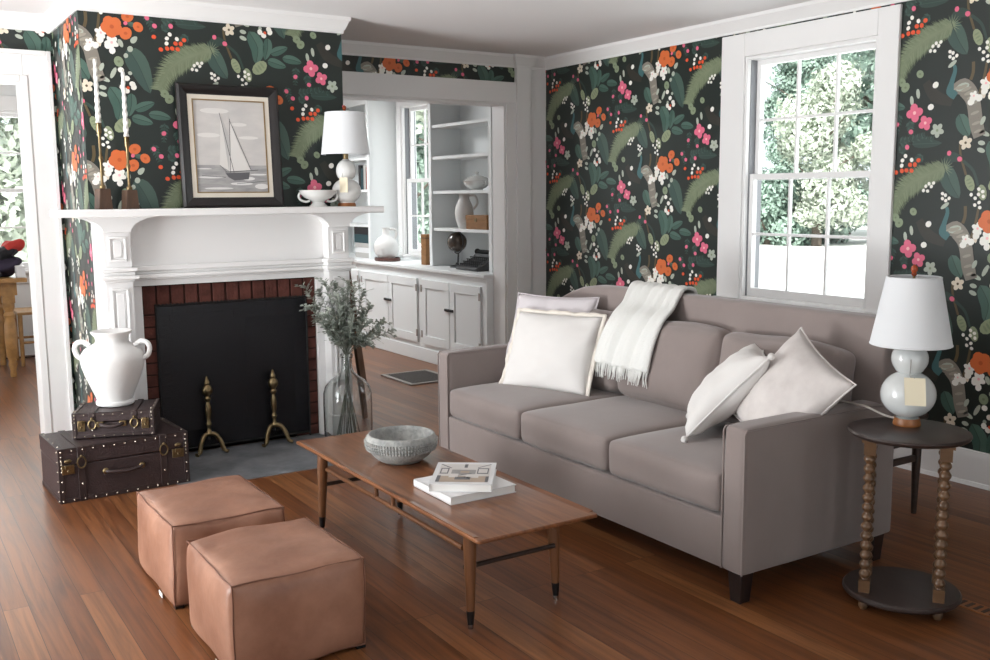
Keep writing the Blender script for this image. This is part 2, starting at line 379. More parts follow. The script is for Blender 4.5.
# ------------------------------------------------------------------ wallpaper print: one repeat, metres, origin at the big orange bloom
MOTIFS = [
('flower5',[(-0.052,-0.026)],0.032,'wh'),
('plume',[(0.51,-0.075),(0.432,-0.101),(0.359,-0.132),(0.285,-0.189),(0.223,-0.301)],0.055),
('leaf',[(0.505,-0.056),(0.544,-0.142),(0.596,-0.221)],0.045,'dt'),
('leaf',[(0.077,-0.095),(0.129,-0.184),(0.18,-0.32)],0.055,'dt'),
('leaf',[(-0.777,0.043),(-0.729,-0.043),(-0.744,-0.13)],0.042,'tl'),
('leaf',[(-0.67,0.015),(-0.672,-0.043),(-0.691,-0.106)],0.026,'tl'),
('leaf',[(-0.656,-0.07),(-0.607,-0.049),(-0.553,-0.028)],0.024,'tl'),
('leaf',[(-0.675,-0.109),(-0.623,-0.122),(-0.566,-0.137)],0.026,'tl'),
('leaf',[(-0.588,-0.09),(-0.528,-0.095),(-0.472,-0.108)],0.024,'tl'),
('leaf',[(-0.18,-0.158),(-0.152,-0.218),(-0.123,-0.266)],0.035,'tl'),
('leaf',[(-0.425,0.387),(-0.343,0.386),(-0.263,0.385)],0.022,'ds'),
('bud',[(-0.761,-0.18),(-0.684,-0.12)],0.038,'sg'),
('bud',[(0.629,-0.11),(0.663,-0.187)],0.026,'sg'),
('bud',[(-0.05,0.181),(-0.031,0.107)],0.026,'sg'),
('disc',[(-0.476,-0.007)],0.024,'ps'),
('disc',[(-0.398,0.051)],0.02,'ps'),
('disc',[(0.028,-0.165)],0.026,'ps'),
('disc',[(0.254,-0.318)],0.022,'ps'),
('flower5',[(0.003,0.008)],0.055,'or'),
('disc',[(0.083,0.065)],0.03,'or'),
('disc',[(0.07,-0.02)],0.032,'or'),
('disc',[(0.134,0.017)],0.026,'or'),
('disc',[(0.072,0.031)],0.011,'pk'),
('leaf',[(0.082,0.032),(0.107,0.027),(0.137,0.028)],0.012,'tl'),
('flower5',[(-0.002,-0.071)],0.036,'wh'),
('flower5',[(-0.109,-0.079)],0.024,'wh'),
('leaf',[(-0.069,-0.047),(-0.063,-0.071),(-0.06,-0.096)],0.012,'cr'),
('leaf',[(0.032,-0.052),(0.043,-0.074),(0.051,-0.092)],0.012,'pg'),
('leaf',[(0.095,-0.066),(0.111,-0.048),(0.127,-0.033)],0.014,'pg'),
('disc',[(0.065,-0.133)],0.013,'pg'),
('disc',[(0.088,-0.098)],0.016,'pg'),
('bud',[(-0.067,-0.217),(-0.049,-0.177)],0.013,'pg'),
('bud',[(-0.073,-0.243),(-0.021,-0.269)],0.013,'pg'),
('bud',[(-0.016,-0.252),(0.012,-0.196)],0.013,'pg'),
('bud',[(-0.076,-0.297),(-0.04,-0.304)],0.013,'pg'),
('bud',[(-0.078,-0.327),(-0.039,-0.342)],0.013,'pg'),
('flower5',[(-0.137,-0.296)],0.034,'cr'),
('flower5',[(-0.289,-0.229)],0.036,'pg'),
('disc',[(0.063,-0.248)],0.016,'wh'),
('disc',[(0.09,-0.276)],0.016,'wh'),
('disc',[(0.059,-0.311)],0.016,'wh'),
('disc',[(0.036,-0.207)],0.016,'wh'),
('disc',[(0.04,-0.274)],0.011,'pg'),
('disc',[(0.081,-0.221)],0.011,'pg'),
('fern',[(-0.507,-0.135),(-0.516,-0.236)],0.024,'ds'),
('fern',[(-0.573,-0.248),(-0.542,-0.339)],0.024,'ds'),
('fern',[(-0.445,-0.173),(-0.43,-0.249)],0.024,'ds'),
('fern',[(-0.499,-0.278),(-0.43,-0.262)],0.024,'ds'),
('fern',[(-0.431,-0.274),(-0.355,-0.245)],0.024,'ds'),
('fern',[(-0.385,-0.281),(-0.305,-0.268)],0.024,'ds'),
('fern',[(-0.497,-0.328),(-0.44,-0.283)],0.024,'ds'),
('fern',[(-0.359,-0.348),(-0.416,-0.385)],0.024,'ds'),
('disc',[(-0.433,-0.228)],0.0135,'pk'),
('disc',[(-0.514,-0.188)],0.0135,'pk'),
('disc',[(-0.571,-0.271)],0.0135,'pk'),
('disc',[(-0.534,-0.309)],0.0135,'pk'),
('disc',[(-0.45,-0.303)],0.0135,'pk'),
('disc',[(-0.219,-0.342)],0.013,'pk'),
('flower4',[(-0.418,-0.136)],0.046,'pk'),
('flower4',[(-0.356,-0.189)],0.038,'pk'),
('bud',[(-0.408,-0.019),(-0.4,-0.068)],0.012,'pg'),
('bud',[(-0.441,-0.051),(-0.433,-0.099)],0.012,'pg'),
('disc',[(-0.31,-0.01)],0.017,'wh'),
('disc',[(-0.33,-0.114)],0.017,'wh'),
('disc',[(-0.714,0.044)],0.016,'wh'),
('disc',[(-0.656,0.046)],0.016,'wh'),
('disc',[(-0.685,0.042)],0.009,'rd'),
('disc',[(0.212,-0.027)],0.0125,'rd'),
('disc',[(0.245,-0.089)],0.0125,'rd'),
('disc',[(0.278,-0.082)],0.0125,'rd'),
('disc',[(0.304,-0.08)],0.0125,'rd'),
('disc',[(0.333,-0.082)],0.0125,'rd'),
('disc',[(0.323,-0.053)],0.0125,'rd'),
('disc',[(0.35,-0.053)],0.0125,'rd'),
('disc',[(0.369,-0.032)],0.0125,'rd'),
('disc',[(0.295,-0.008)],0.0115,'wh'),
('disc',[(0.279,-0.03)],0.0115,'wh'),
('disc',[(0.276,-0.056)],0.0115,'wh'),
('disc',[(0.331,-0.029)],0.0115,'wh'),
('disc',[(0.405,-0.182)],0.0095,'wh'),
('disc',[(0.417,-0.161)],0.0095,'wh'),
('disc',[(0.428,-0.185)],0.0095,'wh'),
('disc',[(0.434,-0.149)],0.0095,'wh'),
('disc',[(0.447,-0.163)],0.0095,'wh'),
('disc',[(0.458,-0.146)],0.0095,'wh'),
('disc',[(0.509,-0.198)],0.0095,'wh'),
('disc',[(0.525,-0.206)],0.0095,'wh'),
('disc',[(0.51,-0.222)],0.0095,'wh'),
('disc',[(0.545,-0.221)],0.0095,'wh'),
('disc',[(0.528,-0.232)],0.0095,'wh'),
('disc',[(-0.094,0.134)],0.0095,'wh'),
('disc',[(-0.073,0.117)],0.0095,'wh'),
('disc',[(-0.052,0.097)],0.0095,'wh'),
('disc',[(-0.073,0.085)],0.0095,'wh'),
('disc',[(-0.047,0.073)],0.0095,'wh'),
('disc',[(0.695,-0.178)],0.0095,'wh'),
('disc',[(0.695,-0.203)],0.0095,'wh'),
('disc',[(0.715,-0.19)],0.0095,'wh'),
('disc',[(0.719,-0.213)],0.0095,'wh'),
('strip',[(-0.218,0.074),(-0.212,0.046),(-0.227,-0.008),(-0.231,-0.047),(-0.201,-0.073)],(0.008,0.01,0.013,0.022,0.018),'bt'),
('bud',[(-0.249,0.066),(-0.207,0.096)],0.012,'pg'),
('strip',[(-0.216,-0.04),(-0.169,-0.033),(-0.133,-0.063),(-0.109,-0.112),(-0.09,-0.207),(-0.07,-0.27)],(0.02,0.042,0.04,0.034,0.034,0.03),'tp'),
('bud',[(-0.203,-0.041),(-0.135,-0.024)],0.022,'pg'),
('strip',[(0.585,0.047),(0.591,-0.015),(0.624,-0.11)],(0.006,0.006,0.006),'br'),
('strip',[(-0.055,0.07),(-0.068,-0.014),(-0.088,-0.082)],(0.006,0.007,0.006),'br'),
('strip',[(-0.122,0.08),(-0.121,0.031),(-0.131,-0.003)],(0.008,0.008,0.008),'br'),
('strip',[(-0.146,0.294),(-0.093,0.248),(-0.064,0.176)],(0.008,0.007,0.006),'ds'),
('strip',[(-0.248,0.277),(-0.207,0.314),(-0.155,0.303)],(0.02,0.026,0.012),'ds'),
('disc',[(-0.163,0.304)],0.014,'pk'),
('strip',[(-0.365,0.009),(-0.312,-0.063),(-0.219,-0.1)],(0.02,0.03,0.02),'bk'),
('disc',[(-0.122,-0.107)],0.018,'wh'),
('disc',[(-0.081,-0.091)],0.018,'wh'),
('disc',[(-0.057,-0.062)],0.018,'wh'),
('disc',[(-0.023,-0.088)],0.018,'wh'),
('disc',[(-0.001,-0.112)],0.018,'wh'),
('disc',[(0.009,-0.075)],0.018,'wh'),
('fern',[(-0.502,-0.001),(-0.5,0.049)],0.02,'ps')
]
WPC = {'bg': (29,38,34), 'dt': (60,82,75), 'dt2': (70,92,83), 'tl': (66,94,84), 'tl2': (78,106,95), 'ds': (48,67,60), 'sg': (144,154,122), 'sg2': (126,138,108),
       'ps': (136,150,122), 'pg': (178,186,172), 'or': (212,108,56), 'or2': (190,88,44), 'pk': (224,108,136), 'pk2': (246,190,190), 'rd': (222,86,48),
       'wh': (240,238,230), 'cr': (226,214,194), 'bt': (66,106,108), 'tp': (134,128,118), 'tp2': (160,154,140), 'br': (94,80,54), 'bk': (50,48,42), 'pl': (112,124,96), 'pl2': (130,141,113)}
WPK = list(WPC)
WPM = [mat('wallpaper_print_' + k, rgb(*WPC[k]), 0.42, spec=0.5) for k in WPK]
WLAT = ((0.752, 0.338), (0.0, 0.676))
WP = []                                    # (layer, colour, convex polygon)
def wpoly(layer, col, pts): WP.append((layer, WPK.index(col), pts))
def ell(layer, col, x, y, rx, ry, ang=0, n=12):
    wpoly(layer, col, [(x + rx*cos(t)*cos(ang) - ry*sin(t)*sin(ang), y + rx*cos(t)*sin(ang) + ry*sin(t)*cos(ang)) for t in [2*PI*i/n for i in range(n)]])
def ribbon(layer, col, pts, w, lo=-1, hi=1):
    """strip of quads along pts (width profile w per point, between lo..hi of it)"""
    k = len(pts); L = []
    for i, p in enumerate(pts):
        a = pts[max(i-1,0)]; b = pts[min(i+1,k-1)]
        d = Vector((b[0]-a[0], b[1]-a[1])); d.normalize(); nrm = (-d.y, d.x)
        L.append(((p[0]+nrm[0]*w[i]*lo, p[1]+nrm[1]*w[i]*lo), (p[0]+nrm[0]*w[i]*hi, p[1]+nrm[1]*w[i]*hi)))
    for i in range(k-1): wpoly(layer, col, [L[i][0], L[i+1][0], L[i+1][1], L[i][1]])
def sp2(pts, n=4): return [(p.x, p.y) for p in smooth_pts([(a, b, 0) for a, b in pts], n)]
rw = random.Random(3)
for li, mo in enumerate(MOTIFS):
    kind, pts = mo[0], mo[1]
    if kind == 'leaf':
        w, c = mo[2], mo[3]; q = sp2(pts, 4); k = len(q)
        prof = [w*(sin(PI*min(1, (i/(k-1))**0.8))**0.75) for i in range(k)]
        ribbon(2, c, q, prof, -1, 0)
        ribbon(2, c + '2' if c + '2' in WPC else c, q, prof, 0, 1)
        if w > 0.02: ribbon(3, 'ds' if c != 'ds' else 'dt', q, [0.0016]*k)
    elif kind == 'disc':
        r, c = mo[2], mo[3]; x, y = pts[0]
        if r > 0.018 and c in ('or', 'ps'):
            ell(5, c, x, y, r*1.05, r*0.92, rw.random()*3, 14); ell(6, {'or': 'or2', 'ps': 'pl'}[c], x, y, r*0.3, r*0.25, 0, 8)
        else:
            ell(6, c, x, y, r, r*0.9, rw.random()*3, 9)
    elif kind in ('flower5', 'flower4'):
        r, c = mo[2], mo[3]; x, y = pts[0]; n = 5 if kind == 'flower5' else 4; a0 = rw.random()*6
        slim = 0.52 if r > 0.05 else (0.36 if c in ('wh', 'cr', 'pg') else 0.46)
        for i in range(n):
            t = a0 + 2*PI*i/n
            ell(5, c, x + cos(t)*r*0.52, y + sin(t)*r*0.52, r*0.50, r*slim, t, 11)
        ell(6, {'or': 'or2', 'pk': 'pk2', 'wh': 'pk2', 'cr': 'br', 'pg': 'ps'}[c], x, y, r*0.2, r*0.2, 0, 8)
    elif kind == 'bud':
        w, c = mo[2], mo[3]; (x0, y0), (x1, y1) = pts
        ell(4, c, (x0+x1)/2, (y0+y1)/2, math.hypot(x1-x0, y1-y0)/2, w*0.85, math.atan2(y1-y0, x1-x0), 12)
        if c == 'sg':
            for i in range(3):
                t = 0.3 + 0.2*i
                ell(5, 'sg2', x0+(x1-x0)*t, y0+(y1-y0)*t, w*0.16, w*0.5, math.atan2(y1-y0, x1-x0), 7)
    elif kind == 'strip':
        w, c = mo[2], mo[3]; q = sp2(pts, 4); k = len(q)
        ws = [w[min(len(w)-1, int(i/(k-1)*(len(w)-1)))]*(1-(i/(k-1)*(len(w)-1))%1) + w[min(len(w)-1, int(i/(k-1)*(len(w)-1))+1)]*((i/(k-1)*(len(w)-1))%1) for i in range(k)]
        lay = 1 if c in ('br', 'ds', 'bk') else 4
        ribbon(lay, c, q, ws)
        if c == 'tp':
            for i in range(2, k-1, 2):
                ell(5, 'tp2', q[i][0], q[i][1], ws[i]*0.7, ws[i]*0.22, 0.3, 7)
    elif kind == 'plume':
        w = mo[2]; q = sp2(pts, 7); k = len(q)
        prof = [w*(0.5 + 0.5*sin(PI*(0.15 + 0.75*i/(k-1)))) for i in range(k)]
        ribbon(3, 'pl', q, [p*0.42 for p in prof])
        for i in range(k-1):
            a, b = q[i], q[i+1]; d = Vector((b[0]-a[0], b[1]-a[1])); d.normalize(); nr = Vector((-d.y, d.x))
            for sd in (-1, 1):
                for h in range(3):
                    base = Vector(a) + (Vector(b)-Vector(a))*(h/3)
                    L = prof[i]*(1.05 + 0.35*rw.random())
                    tip = base + nr*sd*L + d*L*0.45
                    b1 = base + nr*sd*prof[i]*0.2 - d*0.006; b2 = base + nr*sd*prof[i]*0.2 + d*0.006
                    wpoly(3, 'pl' if (i+h) % 2 else 'pl2', [tuple(b1), tuple(tip), tuple(b2)])
                    t2 = base + nr*sd*L*0.55 + d*L*0.3
                    wpoly(4, 'pl2', [tuple(base - d*0.002), tuple(t2), tuple(base + d*0.002)])
        for i in range(9):
            t = PI*0.1 + PI*0.9*i/8
            p0 = Vector(q[0]); tip = p0 + Vector((cos(t-1.2), sin(t-1.2)))*0.055
            s_ = Vector((-(tip-p0).y, (tip-p0).x))*0.06
            wpoly(3, 'pl2', [tuple(p0-s_), tuple(tip), tuple(p0+s_)])
    elif kind == 'fern':
        w, c = mo[2], mo[3]; a, b = Vector(pts[0]), Vector(pts[1]); d = (b-a); L = d.length; d.normalize(); nr = Vector((-d.y, d.x))
        ribbon(2, c, [tuple(a), tuple((a+b)/2), tuple(b)], [0.004, 0.006, 0.002])
        n = 6
        for i in range(n):
            p = a + (b-a)*((i+0.3)/n); ww = w*(1.1 - 0.6*i/n)
            for sd in (-1, 1):
                tip = p + nr*sd*ww + d*ww*0.8
                q1 = p + (tip-p)*0.5 + Vector((-(tip-p).y, (tip-p).x))*0.22; q2 = p + (tip-p)*0.5 - Vector((-(tip-p).y, (tip-p).x))*0.22
                wpoly(2, c if i % 2 else ('dt' if c == 'ds' else c), [tuple(p), tuple(q1), tuple(tip), tuple(q2)])
WPB = [(min(p[0] for p in q), max(p[0] for p in q), min(p[1] for p in q), max(p[1] for p in q)) for _, _, q in WP]

def clip(poly, x0, x1, y0, y1):
    for ax, lim, sg in ((0, x0, 1), (0, x1, -1), (1, y0, 1), (1, y1, -1)):
        out = []; n = len(poly)
        for i in range(n):
            p, q = poly[i], poly[(i+1) % n]
            dp, dq = (p[ax]-lim)*sg, (q[ax]-lim)*sg
            if dp >= 0: out.append(p)
            if (dp > 0 and dq < 0) or (dp < 0 and dq > 0):
                t = dp/(dp-dq); out.append((p[0]+(q[0]-p[0])*t, p[1]+(q[1]-p[1])*t))
        poly = out
        if len(poly) < 3: return None
    return poly
def wallpaper(mb, fn, rects, origin):
    """print the repeat over rects (u0,u1,z0,z1); fn(u,z,off) -> point"""
    ou, oz = origin
    for (u0, u1, z0, z1) in rects:
        mb.add([fn(u0,z0,0), fn(u1,z0,0), fn(u1,z1,0), fn(u0,z1,0)], [(0,1,2,3)], 0)
        i0 = int(math.floor((u0-ou-1.2)/0.752)); i1 = int(math.ceil((u1-ou+1.2)/0.752))
        for i in range(i0, i1+1):
            cu = ou + i*0.752; kq = 0
            for j in range(-9, 10):
                cz = oz + (0.338 if i % 2 else 0) + j*0.676
                if cz > z1+1 or cz < z0-1: continue
                for kq, ((lay, col, poly), bb) in enumerate(zip(WP, WPB)):
                    if cu+bb[1] < u0 or cu+bb[0] > u1 or cz+bb[3] < z0 or cz+bb[2] > z1: continue
                    q = [(cu+a, cz+b) for a, b in poly]
                    if cu+bb[0] < u0 or cu+bb[1] > u1 or cz+bb[2] < z0 or cz+bb[3] > z1:
                        q = clip(q, u0, u1, z0, z1)
                        if not q: continue
                    mb.add([fn(a, b, 0.0006*lay + 3.2e-5*(kq % 16) + 8e-6*((i % 2) + 2*(j % 2))) for a, b in q], [tuple(range(len(q)))], col)

# ------------------------------------------------------------------ the room shell
H = 2.45; ZC = 2.36
XL, YR = -6.3, -7.6
# floors
struct('floor', MB().box(XL, 0, YR, 0.15, -0.12, 0), M['floor'], smooth=False)
struct('floor', MB().box(-2.75, 0, 0.15, 4.2, -0.12, 0), M['floor'], smooth=False)
struct('floor', MB().box(-6.3, -2.75, 0.15, 4.2, -0.12, 0), M['floor'], smooth=False)
struct('ceiling', MB().box(XL-0.15, 0.15, YR-0.15, 0.15, H, H+0.15), M['ceil'], smooth=False)
struct('ceiling', MB().box(-2.75, 0.15, 0.15, 4.35, H, H+0.15), M['ceil'], smooth=False)
struct('ceiling', MB().box(-6.45, -2.75, 0.15, 4.35, H, H+0.15), M['ceil'], smooth=False)
struct('sun_block_slab', MB().box(-10.5, 0.7, -12.5, 4.9, H+0.2, H+0.35), M['white_wall'], smooth=False)  # unseen slab, its wide overhang added to keep direct sun out of the openings

# right wall with its window hole: y from -7.6 to 0.15, hole y -2.89..-2.04, z .82..2.19
WY0, WY1, WZ0, WZ1 = -2.935, -2.03, 0.785, 2.215
mb = MB()
for (a, b, c, d) in ((YR, WY0, 0, H), (WY1, 0.15, 0, H), (WY0, WY1, 0, WZ0), (WY0, WY1, WZ1, H)):
    mb.box(0.001, 0.15, a, b, c, d, len(WPK))
rect = [(0.0, -WY1, 0.0, H), (-WY1, -WY0, 0.0, WZ0), (-WY1, -WY0, WZ1, H), (-WY0, -YR-2.4, 0.0, H)]
wallpaper(mb, lambda u, z, o: (-o, -u, z), rect, (0.566, 1.945-0.0))
mb.add([(0, YR+2.4, 0), (0, YR, 0), (0, YR, H), (0, YR+2.4, H)], [(0,1,2,3)], 0)
struct('wall_right', mb, WPM + [M['white_wall']], smooth=False, recalc=False)

# back wall: doorway to the dining room, chimney breast, wide opening to the study
DX0, DX1, DZ = -4.62, -3.64, 2.09
OX0, OX1, OZ = -1.94, -0.375, 2.10
mb = MB(); k = len(WPK)
mb.box(XL, DX0, 0.001, 0.15, 0, H, k); mb.box(DX1, OX0, 0.001, 0.15, 0, H, k); mb.box(OX1, 0, 0.001, 0.15, 0, H, k)
mb.box(DX0, DX1, 0.001, 0.15, DZ, H, k); mb.box(OX0, OX1, 0.001, 0.15, OZ, H, k)
wallpaper(mb, lambda u, z, o: (u, -o, z), [(-4.9, DX0, 0, H), (DX0, DX1, DZ, H), (DX1, -3.40, 0, H), (-2.10, OX0, 0, H), (OX0, -0.29, 2.2, H)], (-1.33, 2.32))
mb.add([(-0.29, 0, OZ), (0, 0, OZ), (0, 0, H), (-0.29, 0, H)], [(0,1,2,3)], k)
mb.add([(OX1, 0, 0), (0, 0, 0), (0, 0, OZ), (OX1, 0, OZ)], [(0,1,2,3)], k)
struct('wall_back', mb, WPM + [M['white']], smooth=False, recalc=False)

# chimney breast
BX0, BX1, BY = -3.47, -2.03, -0.78
FX0, FX1, FZ = -3.24, -2.25, 0.953          # visible brick face
HX0, HX1, HZ = -3.10, -2.39, 0.74           # hole behind the screen
mb = MB()
mb.box(BX0+.001, HX0, BY+.001, 0, 0, H, k); mb.box(HX1, BX1-.001, BY+.001, 0, 0, H, k); mb.box(HX0, HX1, BY+.001, 0, HZ, H, k)
wallpaper(mb, lambda u, z, o: (u, BY-o, z), [(BX0, BX1, 1.33, H)], (-3.312, 2.285))
wallpaper(mb, lambda u, z, o: (BX0-o, -u+0.0, z), [(0.0, 0.78, 0.0, H)], (1.18, 1.95))
for (a, b, c, d) in ((BX0, HX0, 0, 1.33), (HX1, BX1, 0, 1.33), (HX0, HX1, HZ, 1.33)): mb.add([(a, BY, c), (b, BY, c), (b, BY, d), (a, BY, d)], [(0,1,2,3)], k)
mb.add([(BX1, BY, 0), (BX1, 0, 0), (BX1, 0, H), (BX1, BY, H)], [(0,1,2,3)], 0)
struct('wall_chimney', mb, WPM + [M['white']], smooth=False, recalc=False)

# walls the picture does not show (left and behind), each with two tall windows as openings
mb = MB()
def wall_with_holes(mb, axis, a0, a1, lo, hi, holes, z0=0.55, z1=2.25):
    def bx(p, q, zz0, zz1):
        if axis == 'x': mb.box(a0, a1, p, q, zz0, zz1)
        else: mb.box(p, q, a0, a1, zz0, zz1)
    cur = lo
    for (p, q) in holes:
        bx(cur, p, 0, H); bx(p, q, 0, z0); bx(p, q, z1, H); cur = q
    bx(cur, hi, 0, H)
wall_with_holes(mb, 'x', XL-0.15, XL, YR, 0.15, [(-5.6, -3.9), (-2.9, -1.2)], 0.06)
struct('wall_left', mb, M['dark_wall'], smooth=False)
mb = MB(); wall_with_holes(mb, 'y', YR-0.15, YR, XL-0.15, 0.15, [(-5.6, -3.6), (-2.9, -0.9)], 0.06)
struct('wall_rear', mb, M['dark_wall'], smooth=False)

# study walls
SWY0, SWY1 = 1.52, 2.38
mb = MB()
for (a, b, c, d) in ((0.15, SWY0, 0, H), (SWY1, 4.35, 0, H), (SWY0, SWY1, 0, 0.84), (SWY0, SWY1, 2.28, H)):
    mb.box(0, 0.15, a, b, c, d)
struct('wall_study_right', mb, M['white_wall'], smooth=False)
struct('wall_study_back', MB().box(-2.75, 0, 4.2, 4.35, 0, H), M['white_wall'], smooth=False)
mb = MB(); wall_with_holes(mb, 'x', -2.80, -2.70, 0.15, 4.2, [])
struct('wall_partition', mb, M['white_wall'], smooth=False)
# dining walls
mb = MB(); wall_with_holes(mb, 'y', 3.6, 3.75, -6.3, -2.80, [(-4.30, -3.12)], 0.78, 2.2)
struct('wall_dining_back', mb, M['white_wall'], smooth=False)
mb = MB(); wall_with_holes(mb, 'x', -6.45, -6.3, 0.15, 3.75, [(0.9, 2.9)])
struct('wall_dining_left', mb, M['white_wall'], smooth=False)

# crown moulding (profile distance from wall, z)
CR = [(0, ZC), (0.010, ZC), (0.011, ZC+0.014), (0.02, ZC+0.026), (0.036, ZC+0.064), (0.043, ZC+0.07), (0.045, H), (0, H)]
def crown(name, path, mats=None):
    """mitred crown along a horizontal path with the room on its right-hand side when walking it"""
    n = len(path); vs = []; fs = []; kk = len(CR)
    for i, p in enumerate(path):
        P = Vector(p)
        dirs = []
        if i > 0: dirs.append((P-Vector(path[i-1])).normalized())
        if i < n-1: dirs.append((Vector(path[i+1])-P).normalized())
        nr = [Vector((d.y, -d.x)) for d in dirs]
        m = nr[0] if len(nr) == 1 else (nr[0]+nr[1])/(1+nr[0].dot(nr[1]))
        for (d, z) in CR: vs.append((P.x+m.x*d, P.y+m.y*d, z))
    for i in range(n-1):
        for j in range(kk):
            a = i*kk+j; b = i*kk+(j+1) % kk
            fs.append((a, b, b+kk, a+kk))
    fs.append(tuple(range(kk))); fs.append(tuple((n-1)*kk+j for j in range(kk))[::-1])
    struct(name, MB().add(vs, fs), M['white'], angle=30)
crown('trim_1', [(-6.3, 0), (BX0, 0), (BX0, BY), (BX1, BY), (BX1, 0), (-0.29, 0), (-0.29, -0.035), (-0.165, -0.035), (-0.165, 0), (0, 0), (0, YR)])
# post beside the study opening, opening casing, door casing
mb = MB(); mb.box(-0.29, -0.165, -0.035, 0.0, 0, ZC+0.01)
struct('trim_2', mb, M['white'], bevel=0.004)
mb = MB(); mb.box(OX0-0.02, -0.29, -0.022, 0, OZ, 2.252); mb.box(OX1, -0.29, -0.022, 0, 0, OZ); mb.box(OX1-0.015, OX1, -0.008, 0.158, 0, OZ); mb.box(OX0, OX1-0.015, -0.008, 0.158, OZ-0.015, OZ)
struct('trim_3', mb, M['white'], bevel=0.003)
mb = MB()
mb.box(DX1, -3.490, -0.022, 0, 0, 2.25); mb.box(DX0-0.15, DX1, -0.022, 0, DZ, 2.25); mb.box(DX0-0.15, DX0, -0.022, 0, 0, DZ)
mb.box(-3.515, -3.490, -0.034, -0.02, 0, 2.25); mb.box(DX0-0.15, -3.515, -0.034, -0.02, 2.225, 2.25)
mb.box(DX1-0.018, DX1+0.022, -0.028, 0.16, 0, DZ+0.02); mb.box(DX0, DX1-0.018, -0.028, 0.16, DZ-0.018, DZ+0.02)
struct('door_1', mb, M['white'], bevel=0.003)
# baseboards
BBP = [(0, 0), (0.022, 0), (0.022, 0.13), (0.014, 0.15), (0.01, 0.165), (0, 0.17)]
mb = MB(); mb.prism([(-a, z) for a, z in BBP], 'y', YR, -0.0)
mb.prism([(-0.022-0.016, 0), (-0.022, 0), (-0.022, 0.02), (-0.028, 0.018)], 'y', YR, 0)
struct('baseboard_right', mb, M['white'])
mb = MB(); mb.prism([(-a, z) for a, z in BBP], 'x', XL, DX0-0.15)
struct('baseboard_back', mb, M['white'])
mb = MB(); mb.box(-2.8, -6.3, 3.578, 3.6, 0, 0.15); mb.box(-2.82, -2.80, 0.15, 3.6, 0, 0.15)
struct('baseboard_dining', mb, M['white'])

# ---- windows: sash windows set into openings
def sash_window(name, axis, y0, y1, z0, z1, wall, out, cas, cols, rows, stool=True, meet=None, casing_top=None, casing_bot=None):
    """axis 'x': wall plane x=wall, outdoors at +x. axis 'y': wall plane y=wall, outdoors at +y. cas=(left,right) casing widths at y1 / y0"""
    def B(mb, d0, d1, a0, a1, c0, c1):
        if axis == 'x': mb.box(wall+d0, wall+d1, a0, a1, c0, c1)
        else: mb.box(a0, a1, wall+d0, wall+d1, c0, c1)
    if meet is None: meet = (z0+z1)/2
    top = casing_top or z1+0.16; bot = casing_bot if casing_bot is not None else z0-0.02
    root = MB()
    B(root, -0.022, 0, y1, y1+cas[0], bot, top); B(root, -0.022, 0, y0-cas[1], y0, bot, top); B(root, -0.022, 0, y0, y1, z1, top)
    root = root.build(name, M['white'], bevel=0.004); root['kind'] = 'structure'
    fr = MB()
    t = 0.018
    B(fr, -0.01, out+0.05, y0, y0+t, z0, z1); B(fr, -0.01, out+0.05, y1-t, y1, z0, z1); B(fr, -0.01, out+0.05, y0+t, y1-t, z1-t, z1); B(fr, -0.01, out+0.05, y0+t, y1-t, z0, z0+t)
    def par(mb, nm, m, **k):
        o = mb.build(nm, m, None, **k); o.parent = root; o.matrix_parent_inverse = Matrix.Translation(-root.location); return o
    fo = par(fr, 'window_frame', M['white'], bevel=0.002)
    for (p, q) in ((y0+t, y0+t+0.004), (y1-t-0.004, y1-t)):
        tr = MB(); B(tr, 0.018, out+0.045, p, q, z0+t, z1-t); to = tr.build('jamb_track', M['jamb'], None, smooth=False); to.parent = fo; to.matrix_parent_inverse = Matrix.Translation(-fo.location)
    if stool:
        s = MB(); B(s, -0.065, 0.02, y0-cas[1]-0.04, y1+cas[0]+0.04, bot-0.028, bot); B(s, -0.02, 0, y0-cas[1]+0.01, y1+cas[0]-0.01, bot-0.12, bot-0.028)
        par(s, 'window_sill', M['white'], bevel=0.005)
    for (nm, d, c0, c1) in (('upper_sash', out, meet-0.018, z1-t), ('lower_sash', out-0.04, z0+t, meet+0.018)):
        s = MB(); a0, a1 = y0+t, y1-t; st = 0.032
        bt = 0.05 if nm == 'lower_sash' else 0.032; tp = 0.032 if nm == 'lower_sash' else 0.03
        B(s, d-0.018, d+0.018, a0, a0+st, c0, c1); B(s, d-0.018, d+0.018, a1-st, a1, c0, c1)
        B(s, d-0.018, d+0.018, a0+st, a1-st, c0, c0+bt); B(s, d-0.018, d+0.018, a0+st, a1-st, c1-tp, c1)
        for i in range(1, cols):
            y = a0+st+(a1-a0-2*st)*i/cols; B(s, d-0.011, d+0.011, y-0.007, y+0.007, c0+bt, c1-tp)
        for i in range(1, rows):
            z = c0+bt+(c1-tp-c0-bt)*i/rows; B(s, d-0.010, d+0.010, a0+st, a1-st, z-0.008, z+0.008)
        so = par(s, nm, M['white'], bevel=0.0015)
        g = MB(); B(g, d-0.002, d+0.002, a0+st-0.005, a1-st+0.005, c0+bt-0.005, c1-tp+0.005)
        go = g.build('pane', M['glass'], None, smooth=False); go.parent = so; go.matrix_parent_inverse = Matrix.Translation(-so.location)
    return root
sash_window('window_1', 'x', WY0, WY1, WZ0, WZ1, 0.0, 0.085, (0.184, 0.125), 3, 2, True, 1.515, 2.35, 0.785)
sash_window('window_2', 'x', SWY0, SWY1, 0.84, 2.28, 0.0, 0.085, (0.09, 0.09), 3, 2, False, 1.57, 2.36, 0.84)
sash_window('window_3', 'y', -4.30, -3.12, 0.78, 2.2, 3.6, 0.085, (0.10, 0.10), 4, 2, True, 1.5, 2.33, 0.78)
